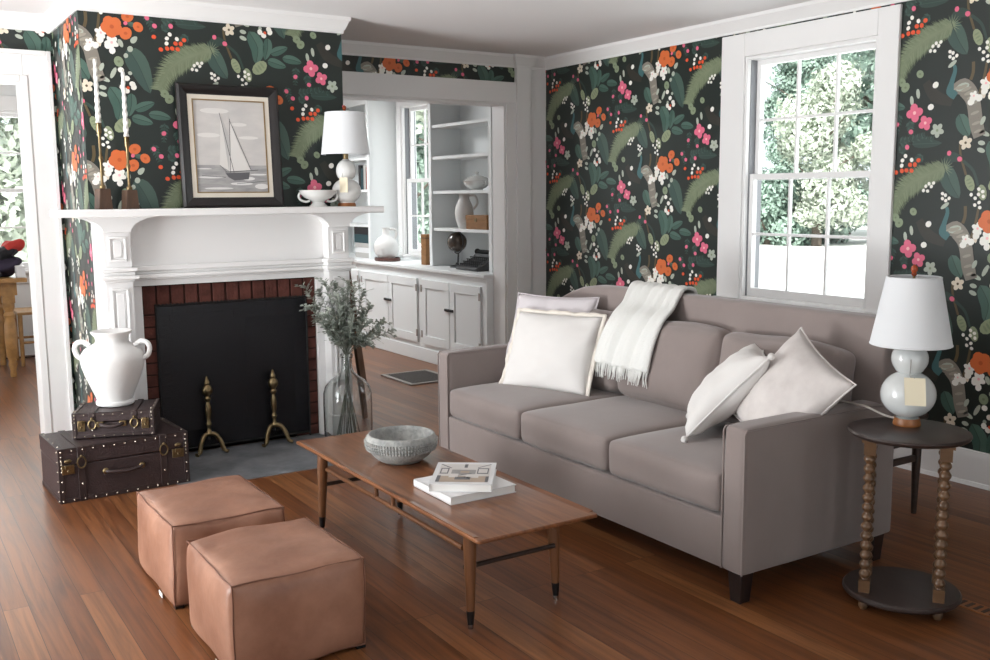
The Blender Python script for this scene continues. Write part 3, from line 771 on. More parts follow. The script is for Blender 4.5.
# ------------------------------------------------------------------ fireplace
HEARTH = thing('hearth_slab', 'grey slate hearth slab set in the floor before the fireplace', 'hearth', (-2.77, -1.1, 0))
mb = MB(); mb.box(-3.25, -2.24, -1.49, BY-0.002, 0.0, 0.003)
mb.build('slab', M['slate'], HEARTH, bevel=0.001)

BS = thing('brick_fireplace', 'red brick fireplace surround with an upright top course and sooty firebox', 'fireplace', (-2.745, BY, 0))
mb = MB(); bk = MB(); rb = random.Random(5)
mb.box(FX0, HX0, BY-0.006, BY, 0.006, FZ); mb.box(HX1, FX1, BY-0.006, BY, 0.006, FZ); mb.box(HX0, HX1, BY-0.006, BY, HZ, FZ)
mb.build('mortar', M['mortar'], BS)
def brick(x0, x1, z0, z1):
    j = lambda: rb.uniform(-0.0015, 0.0015)
    bk.box(x0+j(), x1+j(), BY-0.016+j(), BY-0.003, z0+j(), z1+j())
n = 13; w = (FX1-FX0)/n
for i in range(n): brick(FX0+i*w+0.005, FX0+(i+1)*w-0.005, 0.795, FZ-0.006)
for side in (0, 1):
    a, b = (FX0, HX0) if side == 0 else (HX1, FX1)
    for r in range(12):
        z0 = 0.008+r*0.0655
        if r % 2 == 0: brick(a+0.004, b-0.004, z0, z0+0.057)
        else:
            m_ = a+(b-a)*(0.55 if side == 0 else 0.45); brick(a+0.004, m_-0.004, z0, z0+0.057); brick(m_+0.004, b-0.004, z0, z0+0.057)
for i in range(4):
    ww = (HX1-HX0)/4; brick(HX0+i*ww+0.004, HX0+(i+1)*ww-0.004, 0.742, 0.788)
bk.build('bricks', M['brick'], BS, bevel=0.003)
mb = MB()      # firebox lining, splayed
mb.add([(HX0,BY,0.006),(HX0+.12,-0.28,0.006),(HX1-.12,-0.28,0.006),(HX1,BY,0.006),(HX0,BY,HZ),(HX0+.12,-0.28,HZ),(HX1-.12,-0.28,HZ),(HX1,BY,HZ)],
       [(0,1,5,4),(1,2,6,5),(2,3,7,6),(4,5,6,7),(0,3,2,1)])
mb.build('firebox', M['brick_dark'], BS, smooth=False, recalc=False)
SCR = thing('fire_screen', 'black wire mesh fire screen standing in the brick fireplace opening', 'fire screen', (-2.745, -0.805, 0.0))
mb = MB(); mb.box(-3.172, -2.312, -0.8035, -0.8005, 0.03, 0.838)
mb.build('mesh_panel', M['screen'], SCR, smooth=False)
mb = MB()
for a in (-3.172, -2.312): mb.tube([(a, -0.802, 0.008), (a, -0.802, 0.838)], 0.006, 8)
for z in (0.03, 0.838): mb.tube([(-3.172, -0.802, z), (-2.312, -0.802, z)], 0.006, 8)
for i in range(44): mb.sphere((-3.172+0.86*i/43, -0.802, 0.842), 0.0075, 6, 4)
mb.build('frame', M['iron'], SCR)

MANT = thing('fireplace_mantel', 'white panelled wooden fireplace mantel with a wide shelf and flared brackets', 'mantel', (-2.77, -0.85, 0))
ZM = 1.362
mb = MB(); mb.box(-3.663, -1.884, -1.0, BY, ZM-0.038, ZM); mb.build('shelf', M['white'], MANT, bevel=0.005)
mb = MB(); mb.box(-3.30, -2.20, -0.83, BY, 0.953, ZM-0.038)
mb.box(-3.305, FX0, -0.815, BY, 0.0, 0.953); mb.box(FX1, -2.195, -0.815, BY, 0.0, 0.953)
mb.build('frieze', M['white'], MANT, bevel=0.003)
mb = MB()
for y, z0, z1 in ((-0.868, 1.035, 1.062), (-0.855, 1.018, 1.035), (-0.872, 0.998, 1.018), (-0.848, 0.985, 0.998)): mb.box(-3.30, -2.20, y, -0.82, z0, z1)
mb.build('moulding', M['white'], MANT, bevel=0.004)
def pilaster(x0, x1):
    yf = -0.905
    p = MB(); p.box(x0, x1, yf, BY, 0.12, 1.245); p.box(x0-0.012, x1+0.012, yf-0.014, BY, 0.0, 0.13)
    po = p.build('pilaster', M['white'], MANT, bevel=0.003)
    q = MB()
    for y, z0, z1, g in ((-0.935, 1.04, 1.062, 0.022), (-0.92, 1.02, 1.04, 0.012), (-0.942, 1.0, 1.02, 0.026), (-0.915, 0.985, 1.0, 0.008)): q.box(x0-g, x1+g, y, BY, z0, z1)
    q.build('capital', M['white'], po, bevel=0.004)
    for (z0, z1) in ((1.092, 1.222), (0.20, 0.955)):
        q = MB(); a, b = x0+0.024, x1-0.024
        for (u0, u1, v0, v1) in ((a, b, z0, z0+0.012), (a, b, z1-0.012, z1), (a, a+0.012, z0+.012, z1-.012), (b-0.012, b, z0+.012, z1-.012)): q.box(u0, u1, yf-0.009, yf, v0, v1)
        q.box(a+0.024, b-0.024, yf-0.006, yf, z0+0.024, z1-0.024)
        q.build('raised_panel', M['white'], po, bevel=0.003)
    # flared bracket below the shelf
    zt = ZM-0.038; zb = 1.245; prof = []
    L0, R0 = x0, x1; fl = 0.165
    for i in range(13):
        t = i/12; a = t*PI/2
        prof.append((L0 - fl*(1-cos(a)), zb + (zt-zb)*sin(a)))
    right = [(R0 + fl*(1-cos(i/12*PI/2)), zb + (zt-zb)*sin(i/12*PI/2)) for i in range(13)]
    poly = prof + right[::-1]
    q = MB(); q.prism(poly, 'y', -0.925, BY)
    q.build('bracket', M['white'], po, angle=30, bevel=0.003)
pilaster(-3.44, -3.302); pilaster(-2.205, -2.075)

def andiron(x, y):
    t = thing('andiron', 'aged brass andiron beside the large suitcase' if x < -2.75 else 'aged brass andiron standing next to the glass bottle vase', 'andiron', (x, y, 0.003), group='brass andirons before the fire screen')
    mb = MB(); z = 0.003
    prof = [(0.012,0.10),(0.022,0.112),(0.012,0.128),(0.010,0.15),(0.017,0.165),(0.011,0.18),(0.013,0.2),(0.018,0.235),(0.015,0.27),(0.010,0.29),(0.016,0.30),(0.020,0.31),(0.012,0.322)]
    mb.lathe(prof, (x, y, z), 20); mb.build('shaft', M['brass'], t)
    mb = MB(); mb.lathe([(0.012,0.322),(0.027,0.342),(0.030,0.358),(0.024,0.376),(0.012,0.388),(0.016,0.396),(0.012,0.408),(0.008,0.418),(0.009,0.424),(0.001,0.436)], (x, y, z), 20); mb.build('finial', M['brass'], t)
    for s in (-1, 1):
        mb = MB(); mb.tube(smooth_pts([(x, y, z+0.108), (x+s*0.03, y-0.012, z+0.105), (x+s*0.055, y-0.03, z+0.065), (x+s*0.068, y-0.042, z+0.02), (x+s*0.088, y-0.055, z+0.009)], 5), [0.013]*16+[0.010]*4+[0.014], 10); mb.build('leg', M['brass'], t)
    mb = MB(); mb.box(x-0.008, x+0.008, y, -0.8055, z+0.075, z+0.095); mb.build('log_bar', M['iron'], t)
andiron(-2.932, -0.862); andiron(-2.553, -0.862)

# ------------------------------------------------------------------ on the mantel
RT = Matrix.Rotation(math.radians(-3.5), 3, 'X')
PIC = thing('framed_painting', 'framed grey seascape of a sailing boat in a black frame on the mantel', 'painting', (-2.727, -0.838, ZM), rot=RT)
LT = local(PIC)
w2, hh = 0.282, 0.665
def at_pic(mb): mb.T = LT; return mb
mb = at_pic(MB()); fw = 0.056
prf = [(0, 0), (0, -0.020), (0.012, -0.034), (0.026, -0.030), (0.040, -0.020), (0.056, -0.016), (0.056, 0)]
for a, b in (((-w2, 0), (w2, 0)), ((w2, 0), (w2, hh)), ((w2, hh), (-w2, hh)), ((-w2, hh), (-w2, 0))):
    A_, B_ = Vector(a), Vector(b); d = (B_-A_).normalized(); nr = Vector((-d.y, d.x))
    vs = []
    for (o, y) in prf:
        p = A_ + nr*o + d*o; q = B_ + nr*o - d*o
        vs.append((p.x, y, p.y)); vs.append((q.x, y, q.y))
    kk = len(prf)
    mb.add(vs, [(2*i, 2*i+1, 2*((i+1) % kk)+1, 2*((i+1) % kk)) for i in range(kk)])
mb.build('frame', M['ebony'], PIC, angle=25)
mb = at_pic(MB()); a, b, c, d = -w2+fw, w2-fw, fw, hh-fw; e = 0.024
for (x0, x1, z0, z1) in ((a, b, c, c+e), (a, b, d-e, d), (a, a+e, c+e, d-e), (b-e, b, c+e, d-e)): mb.box(x0, x1, -0.014, -0.008, z0, z1)
mb.build('liner', M['liner'], PIC)
mb = at_pic(MB()); a += e; b -= e; c += e; d -= e; g = 0.006
for (x0, x1, z0, z1) in ((a, b, c, c+g), (a, b, d-g, d), (a, a+g, c+g, d-g), (b-g, b, c+g, d-g)): mb.box(x0, x1, -0.016, -0.009, z0, z1)
mb.build('fillet', M['gilt'], PIC)
# painted canvas: overcast sky, low swell and a two-sailed boat
cvm = [mat('painted_sky', rgb(206, 202, 198), 0.6, col2=rgb(192, 189, 187), noise_scale=5, stretch=(1, 1, 2.5)), mat('painted_sea', rgb(176, 174, 172), 0.6, col2=rgb(146, 145, 146), noise_scale=9, stretch=(1, 1, 5)),
       mat('painted_foam', rgb(222, 220, 218), 0.6), mat('painted_hull', rgb(92, 91, 94), 0.6), mat('painted_sail', rgb(216, 213, 209), 0.6), mat('painted_sail_shade', rgb(186, 184, 182), 0.6), mat('painted_rig', rgb(78, 77, 80), 0.6), mat('painted_cloud', rgb(218, 215, 211), 0.6)]
mb = at_pic(MB()); W_, Hc = b-a, d-c
def cp(u, v, o=0): return (a+W_*u, -0.010-o, c+Hc*v)
def cpoly(mi, pts, o): mb.add([cp(u, v, o) for u, v in pts], [tuple(range(len(pts)))], mi)
mb.add([cp(0,0), cp(1,0), cp(1,1), cp(0,1), (a,-0.006,c), (b,-0.006,c), (b,-0.006,d), (a,-0.006,d)], [(0,1,2,3),(7,6,5,4),(0,4,5,1),(1,5,6,2),(2,6,7,3),(3,7,4,0)], 0)
cpoly(1, [(0,0),(1,0),(1,0.30),(0,0.30)], 0.0004)
for (u, v, ru, rv) in ((0.62,0.74,0.12,0.02),(0.2,0.62,0.16,0.025),(0.75,0.6,0.14,0.018),(0.3,0.88,0.2,0.03)): cpoly(7, [(u+ru*cos(t*PI/6), v+rv*sin(t*PI/6)) for t in range(12)], 0.0003)
for (u, v, ru, rv) in ((0.2,0.17,0.18,0.012),(0.62,0.10,0.16,0.016),(0.86,0.2,0.12,0.01),(0.9,0.07,0.1,0.03),(0.3,0.05,0.2,0.012),(0.72,0.155,0.09,0.02),(0.12,0.26,0.1,0.006)): cpoly(2, [(u+ru*cos(t*PI/6), v+rv*sin(t*PI/6)) for t in range(12)], 0.0006)
cpoly(3, [(0.40,0.215),(0.74,0.225),(0.72,0.15),(0.52,0.135),(0.44,0.17)], 0.001)
cpoly(4, [(0.38,0.84),(0.33,0.30),(0.46,0.235),(0.49,0.6)], 0.0011)
cpoly(5, [(0.38,0.84),(0.49,0.6),(0.47,0.235),(0.45,0.235)], 0.0012)
cpoly(4, [(0.50,0.78),(0.455,0.235),(0.755,0.245),(0.62,0.50)], 0.0013)
def cline(p, q, w, o=0.0016):
    P, Q = Vector(p), Vector(q); n_ = (Q-P).normalized(); n_ = Vector((-n_.y, n_.x))*w
    cpoly(6, [tuple(P-n_), tuple(Q-n_), tuple(Q+n_), tuple(P+n_)], o)
for p, q, w in (((0.365,0.86),(0.52,0.22),0.006),((0.50,0.80),(0.47,0.22),0.006),((0.40,0.225),(0.86,0.25),0.006),((0.50,0.78),(0.76,0.25),0.005),((0.33,0.30),(0.42,0.225),0.004),((0.08,0.185),(0.40,0.17),0.005),((0.55,0.10),(0.98,0.13),0.004)): cline(p, q, w*0.6)
mb.build('canvas', cvm, PIC, smooth=False, recalc=False)

def candlestick(x, y, h, hb, label, clabel, ch):
    t = thing('candlestick', label, 'candlestick', (x, y, ZM), group='candlesticks on the mantel'); z = ZM
    mb = MB(); mb.T = Matrix.Translation((x, y, 0)) @ Matrix.Rotation(0.25, 4, 'Z')
    mb.prism([(-0.036, z), (0.036, z), (0.028, z+hb), (-0.028, z+hb)], 'y', -0.03, 0.03); mb.build('base', M['candle_wood'], t, bevel=0.003)
    mb = MB(); mb.lathe([(0.014,hb),(0.016,hb+0.012),(0.008,hb+0.022),(0.007,hb+0.05),(0.0065,h*0.55),(0.011,h*0.58),(0.012,h*0.60),(0.007,h*0.63),(0.007,h-0.06),(0.013,h-0.045),(0.012,h-0.004),(0.015,h)], (x, y, z), 18); mb.build('stem', M['brass'], t)
    c = MB(); n = 64; K = 20
    vs = []; fs = []
    for i in range(n+1):
        f = i/n; r = 0.0125*(1-0.35*f); zz = z+h+f*ch
        for j in range(K):
            th = 2*PI*j/K; rr = r*(1+0.16*cos(2*(th - f*26)))
            vs.append((x+rr*cos(th), y+rr*sin(th), zz))
    for i in range(n):
        for j in range(K):
            a_ = i*K+j; b_ = i*K+(j+1) % K; fs.append((a_, b_, b_+K, a_+K))
    fs.append(tuple(range(K))[::-1]); fs.append(tuple(n*K+j for j in range(K)))
    c.add(vs, fs)
    ct = thing('candle', clabel, 'candle', (x, y, z+h), group='taper candles on the mantel'); c.build('wax', M['wax'], ct)
    w = MB(); w.tube([(x, y, z+h+ch-0.002), (x+0.001, y, z+h+ch+0.012)], 0.0012, 6); w.build('wick', M['string'], ct)
candlestick(-3.420, -0.875, 0.435, 0.105, 'taller slim brass candlestick on a wooden block at the mantel end', 'twisted white taper candle in the taller candlestick', 0.315)
candlestick(-3.290, -0.885, 0.370, 0.098, 'shorter slim brass candlestick on a wooden block next to the painting', 'twisted white taper candle in the shorter candlestick', 0.325)

# two handled compote
CB = thing('compote_bowl', 'white footed bowl with two handles beside the mantel lamp', 'bowl', (-2.255, -0.90, ZM))
mb = MB(); cx, cy = -2.255, -0.90
mb.lathe([(0.001,0.0),(0.050,0.0),(0.052,0.006),(0.040,0.014),(0.034,0.026),(0.045,0.036),(0.080,0.052),(0.098,0.072),(0.108,0.090),(0.112,0.094),(0.106,0.093),(0.094,0.074),(0.07,0.055),(0.03,0.045),(0.001,0.043)], (cx, cy, ZM), 40)
mb.build('bowl', M['ceramic'], CB)
for s in (-1, 1):
    mb = MB(); dv = Vector((0.95*s, -0.3*s, 0)).normalized()
    pts = [Vector((cx, cy, ZM)) + dv*r + Vector((0, 0, z)) for r, z in ((0.102,0.080),(0.110,0.058),(0.098,0.038),(0.070,0.028),(0.048,0.034))]
    mb.tube(smooth_pts(pts, 5), 0.0068, 10); mb.build('handle', M['ceramic'], CB)

def gourd_lamp(name, label, x, y, z, d, tagdir, cord=None):
    """d: dict of radii / heights above z"""
    t = thing(name, label, 'lamp', (x, y, z), group='white gourd table lamps')
    mb = MB(); mb.lathe([(0.001,0),(d['rb'],0),(d['rb']*1.04,0.004),(d['rb'],0.012),(d['rb']*0.93,d['hb'])], (x, y, z), 36); mb.build('base', M['wood_base'], t)
    prof = [(d['rb']*0.86, d['hb'])]
    R1, c1, v1 = d['r1'], d['c1'], d['v1']; R2, c2, v2 = d['r2'], d['c2'], d['v2']
    rn = d['rn']
    a0 = math.asin(min(0.999, (c1-d['hb'])/v1))
    for i in range(1, 20):
        a = -a0 + (a0+1.16)*i/19; prof.append((R1*cos(a), c1+v1*sin(a)))
    z1_ = prof[-1][1]
    for i in range(20):
        a = -1.02 + (1.02+1.22)*i/19
        r = R2*cos(a); zz = c2+v2*sin(a)
        if zz > z1_+0.004: prof.append((max(r, rn if i < 6 else 0.02), zz))
    prof.append((0.018, c2+v2*1.0)); 
    mb = MB(); mb.lathe(prof, (x, y, z), 44); mb.build('body', M[d.get('bm', 'ceramic')], t)
    mb = MB(); mb.lathe([(0.016, c2+v2*0.99), (0.016, d['s0']+0.02), (0.010, d['s0']+0.022), (0.0045, d['s0']+0.03), (0.0045, d['s1']+0.012)], (x, y, z), 16); mb.build('neck', M['brass'], t)
    zs0, zs1 = d['s0'], d['s1']
    mb = MB(); mb.lathe([(d['sr0'], zs0), (d['sr1'], zs1), (d['sr1']-0.003, zs1), (d['sr0']-0.003, zs0), (d['sr0'], zs0)], (x, y, z), 56, close=True); sh = mb.build('shade', M['shade'], t)
    for zz, r in ((zs0, d['sr0']), (zs1, d['sr1'])):
        mb = MB(); mb.tube([(x+(r-0.0015)*cos(2*PI*i/48), y+(r-0.0015)*sin(2*PI*i/48), z+zz) for i in range(49)], 0.003, 6, cap=False); mb.build('rim', M['shade'], sh)
    mb = MB()
    for i in range(3):
        a = 2*PI*i/3+0.4; mb.tube([(x, y, z+zs1-0.006), (x+(d['sr1']-0.003)*cos(a), y+(d['sr1']-0.003)*sin(a), z+zs1-0.003)], 0.0018, 6)
    mb.build('spider', M['shade'], sh)
    mb = MB(); mb.lathe([(0.005, zs1+0.004), (0.010, zs1+0.010), (0.007, zs1+0.016), (0.012, zs1+0.026), (0.010, zs1+0.036), (0.001, zs1+0.044)], (x, y, z), 16); mb.build('finial', M['finial'], t)
    # swing tag hung round the neck
    td = Vector((tagdir[0], tagdir[1], 0)).normalized(); sd = Vector((-td.y, td.x, 0))
    zt = d['tz']; wv, hv = d['tw'], d['th']
    rad = R1+0.004
    p = Vector((x, y, z))
    c0 = p + td*(rad*0.93) + Vector((0, 0, zt)) + sd*d.get('ts', 0)
    c1_ = p + td*(rad*1.06) + Vector((0, 0, zt-hv)) + sd*(d.get('ts', 0)+0.006)
    mb = MB(); e = td*0.0012
    q = [c0-sd*wv/2, c0+sd*wv/2, c1_+sd*wv/2, c1_-sd*wv/2]
    mb.add([v-e for v in q]+[v+e for v in q], [(0,1,2,3),(7,6,5,4),(0,4,5,1),(1,5,6,2),(2,6,7,3),(3,7,4,0)])
    tg = mb.build('price_tag', M['tag'], t, smooth=False)
    mb = MB(); zz = c2-v2*0.35
    mb.tube(smooth_pts([p+td*R2*1.02+Vector((0,0,c2+v2*0.1)), p+td*R2*0.95+Vector((0,0,c2-v2*0.4)), p+td*(R1*0.62)+Vector((0,0,c1+v1*0.85)), c0+td*0.003], 4), 0.0012, 6); mb.build('string', M['string'], tg)
    if cord:
        mb = MB(); mb.tube(smooth_pts([Vector(q) for q in cord], 6), 0.004, 8); mb.build('cord', M['cord'], t)
    return t
gourd_lamp('table_lamp', 'small white gourd lamp with paper tag on the mantel', -2.075, -0.895, ZM,
           dict(rb=0.052, hb=0.02, r1=0.084, c1=0.088, v1=0.075, r2=0.058, c2=0.205, v2=0.066, rn=0.04, s0=0.300, s1=0.535, sr0=0.140, sr1=0.113, tz=0.165, tw=0.05, th=0.085, ts=0.02), (-0.75, -0.66))

# ------------------------------------------------------------------ suitcases and urn
def suitcase(name, label, loc, rotz, W, D, Hh, big):
    t = thing(name, label, 'suitcase', loc, rotz, group='stacked studded suitcases'); L = local(t)
    def mbl(): m = MB(); m.T = L; return m
    lid = 0.70 if big else 0.62
    m = mbl(); m.box(0, W, 0, D, 0, Hh*lid-0.002); m.build('body', M['suitcase'], t, bevel=0.006)
    m = mbl(); m.box(-0.002, W+0.002, -0.002, D+0.002, Hh*lid, Hh); m.build('lid', M['suitcase'], t, bevel=0.006)
    # edge binding
    m = mbl(); e = 0.022 if big else 0.016; o = 0.003
    for (z0, z1) in ((0, e), (Hh-e, Hh+o)): m.box(-o, W+o, -o, 0.004, z0, z1)
    for (x0, x1) in ((-o, e), (W-e, W+o)): m.box(x0, x1, -o-0.0006, 0.004, 0, Hh+o)
    m.box(-o, W+o, -o, e, Hh, Hh+o); m.box(-o, e, 0, D, Hh, Hh+o+.0004); m.box(W-e, W+o, 0, D, Hh, Hh+o+.0004)
    m.box(-o, 0.004, 0, D, Hh-e, Hh+o); m.box(-o, 0.004, 0, D, 0, e); m.box(-o, 0.004, -o, e, 0, Hh)
    eb = m.build('edge_binding', M['suitcase_trim'], t, bevel=0.002)
    sm = MB(); r = 0.0042 if big else 0.0032
    sm.sphere((0, 0, 0), r, 10, 6); sme = bpy.data.meshes.new('stud'); sme.from_pydata(sm.v, [], sm.f); sme.materials.append(M['stud'])
    sme.polygons.foreach_set('use_smooth', [True]*len(sme.polygons))
    def stud(x, y, z):
        so_ = bpy.data.objects.new('stud', sme); C.objects.link(so_); so_.parent = eb; so_.location = (x, y, z)
    nx = 12 if big else 8; nz = 5 if big else 3
    for i in range(nx+1):
        x = e*0.5+(W-e)*i/nx
        stud(x, -o-0.0005, e*0.5); stud(x, -o-0.0005, Hh-e*0.45)
    for i in range(nz+1):
        z = e*0.5+(Hh-e)*i/nz
        stud(e*0.5, -o-0.001, z); stud(W-e*0.5, -o-0.001, z); stud(-o, e*0.5, z)
    for i in range(4):
        stud(e*0.5, -o-0.001, Hh*0.66+0.018*i); stud(W-e*0.5, -o-0.001, Hh*0.66+0.018*i)
        stud(e*0.5, D*(i+0.5)/4, Hh+o); stud(W-e*0.5, D*(i+0.5)/4, Hh+o)
    xs = (0.165, 0.80) if big else (0.24, 0.76)
    for fx in xs:
        m = mbl(); x = W*fx; bw = 0.017 if big else 0.014
        m.box(x-bw, x+bw, -0.006, 0, 0.01 if big else Hh*0.35, Hh+0.003); m.box(x-bw, x+bw, -0.006, D*0.98, Hh+0.0005, Hh+0.006)
        s = m.build('strap', M['suitcase_trim'], t, bevel=0.002)
        m = mbl(); zc_ = Hh*0.73 if big else Hh*0.55
        pts = [(x+0.019*cos(a)*(1 if big else 0.9), -0.010, zc_+0.027*sin(a)*(1 if big else 0.8)) for a in [2*PI*i/16 for i in range(17)]]
        m.tube(pts, 0.004, 8, cap=False); m.sphere((x, -0.010, zc_+0.03), 0.007, 8, 6)
        m.build('buckle', M['brass'], s)
        m = mbl(); m.sphere((x, -0.009, Hh*0.33), 0.005, 8, 6); m.build('rivet', M['stud'], s)
    for fx in ((0.065, 0.915) if big else (0.105, 0.895)):
        m = mbl(); x = W*fx
        a, b = (0.028, 0.022) if big else (0.017, 0.026)
        zc_ = Hh*0.62 if big else Hh*0.5
        m.box(x-a, x+a, -0.008, 0, zc_-b, zc_+b); m.box(x-a*0.55, x+a*0.55, -0.016, 0, zc_+b*0.2, zc_+b*1.1)
        if big: m.sphere((x, -0.01, zc_+0.042), 0.014, 12, 8, sc=(1.3, 0.6, 0.7))
        m.sphere((x, -0.010, zc_-b*0.2), 0.006, 10, 6)
        m.build('latch', M['brass'], t, bevel=0.002)
    m = mbl(); zc_ = Hh*0.50 if big else Hh*0.56; hw = 0.085 if big else 0.052
    m.tube(smooth_pts([(W*0.48-hw, -0.006, zc_), (W*0.48-hw*0.8, -0.026, zc_-0.003), (W*0.48, -0.034, zc_-0.010), (W*0.48+hw*0.8, -0.026, zc_-0.003), (W*0.48+hw, -0.006, zc_)], 5), [0.009]*21, 10)
    hd = m.build('handle', M['suitcase_trim'], t)
    for s_ in (-1, 1):
        m = mbl()
        if big: m.sphere((W*0.48+s_*hw, -0.010, zc_), 0.016, 12, 8, sc=(1, 0.7, 1))
        else: m.box(W*0.48+s_*hw-0.016, W*0.48+s_*hw+0.016, -0.016, 0, zc_-0.014, zc_+0.012)
        m.build('handle_mount', M['brass'], hd, bevel=0.002)
    return t
suitcase('vintage_suitcase', 'large dark brown studded suitcase lying on the floor by the hearth', (-3.790, -1.392, 0.0), math.radians(3.0), 0.605, 0.40, 0.258, True)
suitcase('vintage_suitcase', 'small dark brown studded suitcase stacked under the white urn', (-3.689, -1.212, 0.2635), math.radians(-20.0), 0.372, 0.285, 0.120, False)

UX, UY, UZ = -3.462, -1.085, 0.3875
URN = thing('urn_vase', 'matte white two handled urn standing on the small suitcase', 'vase', (UX, UY, UZ))
mb = MB(); mb.lathe([(0.001,0),(0.088,0),(0.092,0.006),(0.092,0.018),(0.086,0.026),(0.090,0.040),(0.108,0.085),(0.130,0.140),(0.148,0.195),(0.154,0.230),(0.150,0.258),(0.132,0.283),(0.105,0.300),(0.082,0.312),(0.076,0.325),(0.080,0.345),(0.096,0.362),(0.100,0.370),(0.096,0.373),(0.086,0.366),(0.068,0.345),(0.064,0.32),(0.09,0.30),(0.13,0.25),(0.10,0.12),(0.05,0.03),(0.001,0.03)], (UX, UY, UZ), 48)
mb.build('body', M['plaster'], URN)
for s in (-1, 1):
    dv = Vector((0.87, -0.49, 0))*s
    mb = MB(); P = [Vector((UX, UY, UZ)) + dv*r + Vector((0, 0, z)) for r, z in ((0.112,0.298),(0.142,0.318),(0.172,0.312),(0.185,0.285),(0.176,0.25),(0.152,0.232))]
    mb.tube(smooth_pts(P, 5), 0.0125, 12); mb.build('handle', M['plaster'], URN)

# ------------------------------------------------------------------ glass bottle vase with eucalyptus
VX, VY = -2.165, -1.03
BV = thing('glass_bottle', 'large clear glass demijohn bottle holding eucalyptus on the hearth edge', 'bottle', (VX, VY, 0.003))
out = [(0.001,0.0),(0.118,0.0),(0.134,0.012),(0.141,0.04),(0.142,0.22),(0.140,0.285),(0.128,0.325),(0.098,0.358),(0.062,0.382),(0.040,0.405),(0.032,0.43),(0.030,0.485),(0.036,0.49),(0.038,0.502),(0.034,0.512)]
inn = [(max(0.001, r-0.005) if r > 0.01 else 0.001, z) for r, z in out]
inn[0] = (0.001, 0.006); inn[1] = (0.112, 0.006); inn[2] = (0.128, 0.016)
inn[-3] = (0.026, 0.49); inn[-2] = (0.026, 0.502); inn[-1] = (0.028, 0.512)
mb = MB(); mb.lathe(out + inn[::-1], (VX, VY, 0.003), 48, close=True)
mb.build('glass_body', M['bottle'], BV)
EU = thing('eucalyptus_bunch', 'grey green eucalyptus branches in the clear glass bottle', 'plant', (VX, VY, 0.02))
re_ = random.Random(11)
ends = [(-0.235,-0.02,0.915),(-0.20,-0.09,0.80),(-0.15,0.03,0.88),(-0.11,-0.10,0.94),(-0.06,0.02,0.92),(-0.01,-0.07,0.90),(0.02,0.03,0.93),(0.06,-0.06,0.93),(0.11,0.02,0.88),(0.15,-0.08,0.80),(0.21,0.0,0.70),(0.27,-0.03,0.66),(0.19,-0.10,0.66),(-0.10,-0.16,0.76),(0.05,-0.17,0.78),(-0.16,0.06,0.72),(0.10,0.10,0.76),(-0.03,0.12,0.80),(0.13,-0.14,0.72),(-0.04,-0.16,0.86)]
for k_, (dx, dy, zt) in enumerate(ends):
    a0 = re_.uniform(0, 6.28); r0 = re_.uniform(0.02, 0.07)
    d = Vector((dx*0.842+dy*0.3, dx*-0.54+dy*0.6, 0))
    pts = smooth_pts([Vector((VX+r0*cos(a0), VY+r0*sin(a0), 0.03)), Vector((VX+0.012*cos(a0+2), VY+0.012*sin(a0+2), 0.40)), Vector((VX, VY, 0.515))+d*0.06, Vector((VX, VY, 0.515+(zt-0.515)*0.5))+d*0.5, Vector((VX, VY, zt))+d], 7)
    mb = MB(); mb.tube(pts, [0.003-0.0018*i/(len(pts)-1) for i in range(len(pts))], 6); br = mb.build('branch', M['stem'], EU)
    lf = MB()
    def leaf(p, dr, up, L, Wd):
        sd = dr.cross(up).normalized(); vs = []; 
        prof = ((0,0.0),(0.25,0.75),(0.55,1.0),(0.82,0.7),(1,0.0))
        left = [p+dr*L*t - sd*Wd*w*0.5 + up*L*0.10*sin(PI*t) for t, w in prof]
        mid = [p+dr*L*t for t, w in prof]
        rgt = [p+dr*L*t + sd*Wd*w*0.5 + up*L*0.10*sin(PI*t) for t, w in prof]
        n_ = len(prof)
        lf.add(left+mid+rgt, [(i, i+1, n_+i+1, n_+i) for i in range(n_-1)]+[(n_+i, n_+i+1, 2*n_+i+1, 2*n_+i) for i in range(n_-1)])
    seg = [i for i in range(len(pts)) if pts[i].z > 0.56]
    for i in seg:
        for q in range(5):
            p = pts[i] + (pts[max(i-1, 0)]-pts[i])*(q/5)
            tdir = (pts[i]-pts[i-1]).normalized()
            rnd = Vector((re_.gauss(0,1), re_.gauss(0,1), re_.gauss(0,1))); rnd = (rnd - tdir*rnd.dot(tdir)).normalized()
            dr = (rnd*0.9 + tdir*0.55).normalized(); up = (tdir - dr*tdir.dot(dr)).normalized()
            L = re_.uniform(0.022, 0.040)
            if q == 2:                                  # a side twig with its own leaves
                tw = dr*0.05
                for h in range(3): leaf(p+tw*(0.35+0.3*h), (dr+rnd.cross(tdir)*(0.8 if h % 2 else -0.8)).normalized(), up, L*0.8, L*0.55)
            leaf(p, dr, up, L, L*re_.uniform(0.5, 0.72))
    lf.build('leaves', M['euca'], br, recalc=False)
# board leaning against the chimney breast
LB = thing('leaning_pole', 'slim square brown wooden pole leaning on the chimney side behind the eucalyptus', 'pole', (-1.845, -0.62, 0))
mb = MB(); ang = math.atan2(0.16, 1.24)
mb.T = Matrix.Translation((-1.845, -0.62, 0.004)) @ Matrix.Rotation(-ang, 4, 'Y')
mb.box(-0.02, 0.02, -0.022, 0.022, 0.0, 1.22); mb.build('shaft', M['pole'], LB, bevel=0.003)
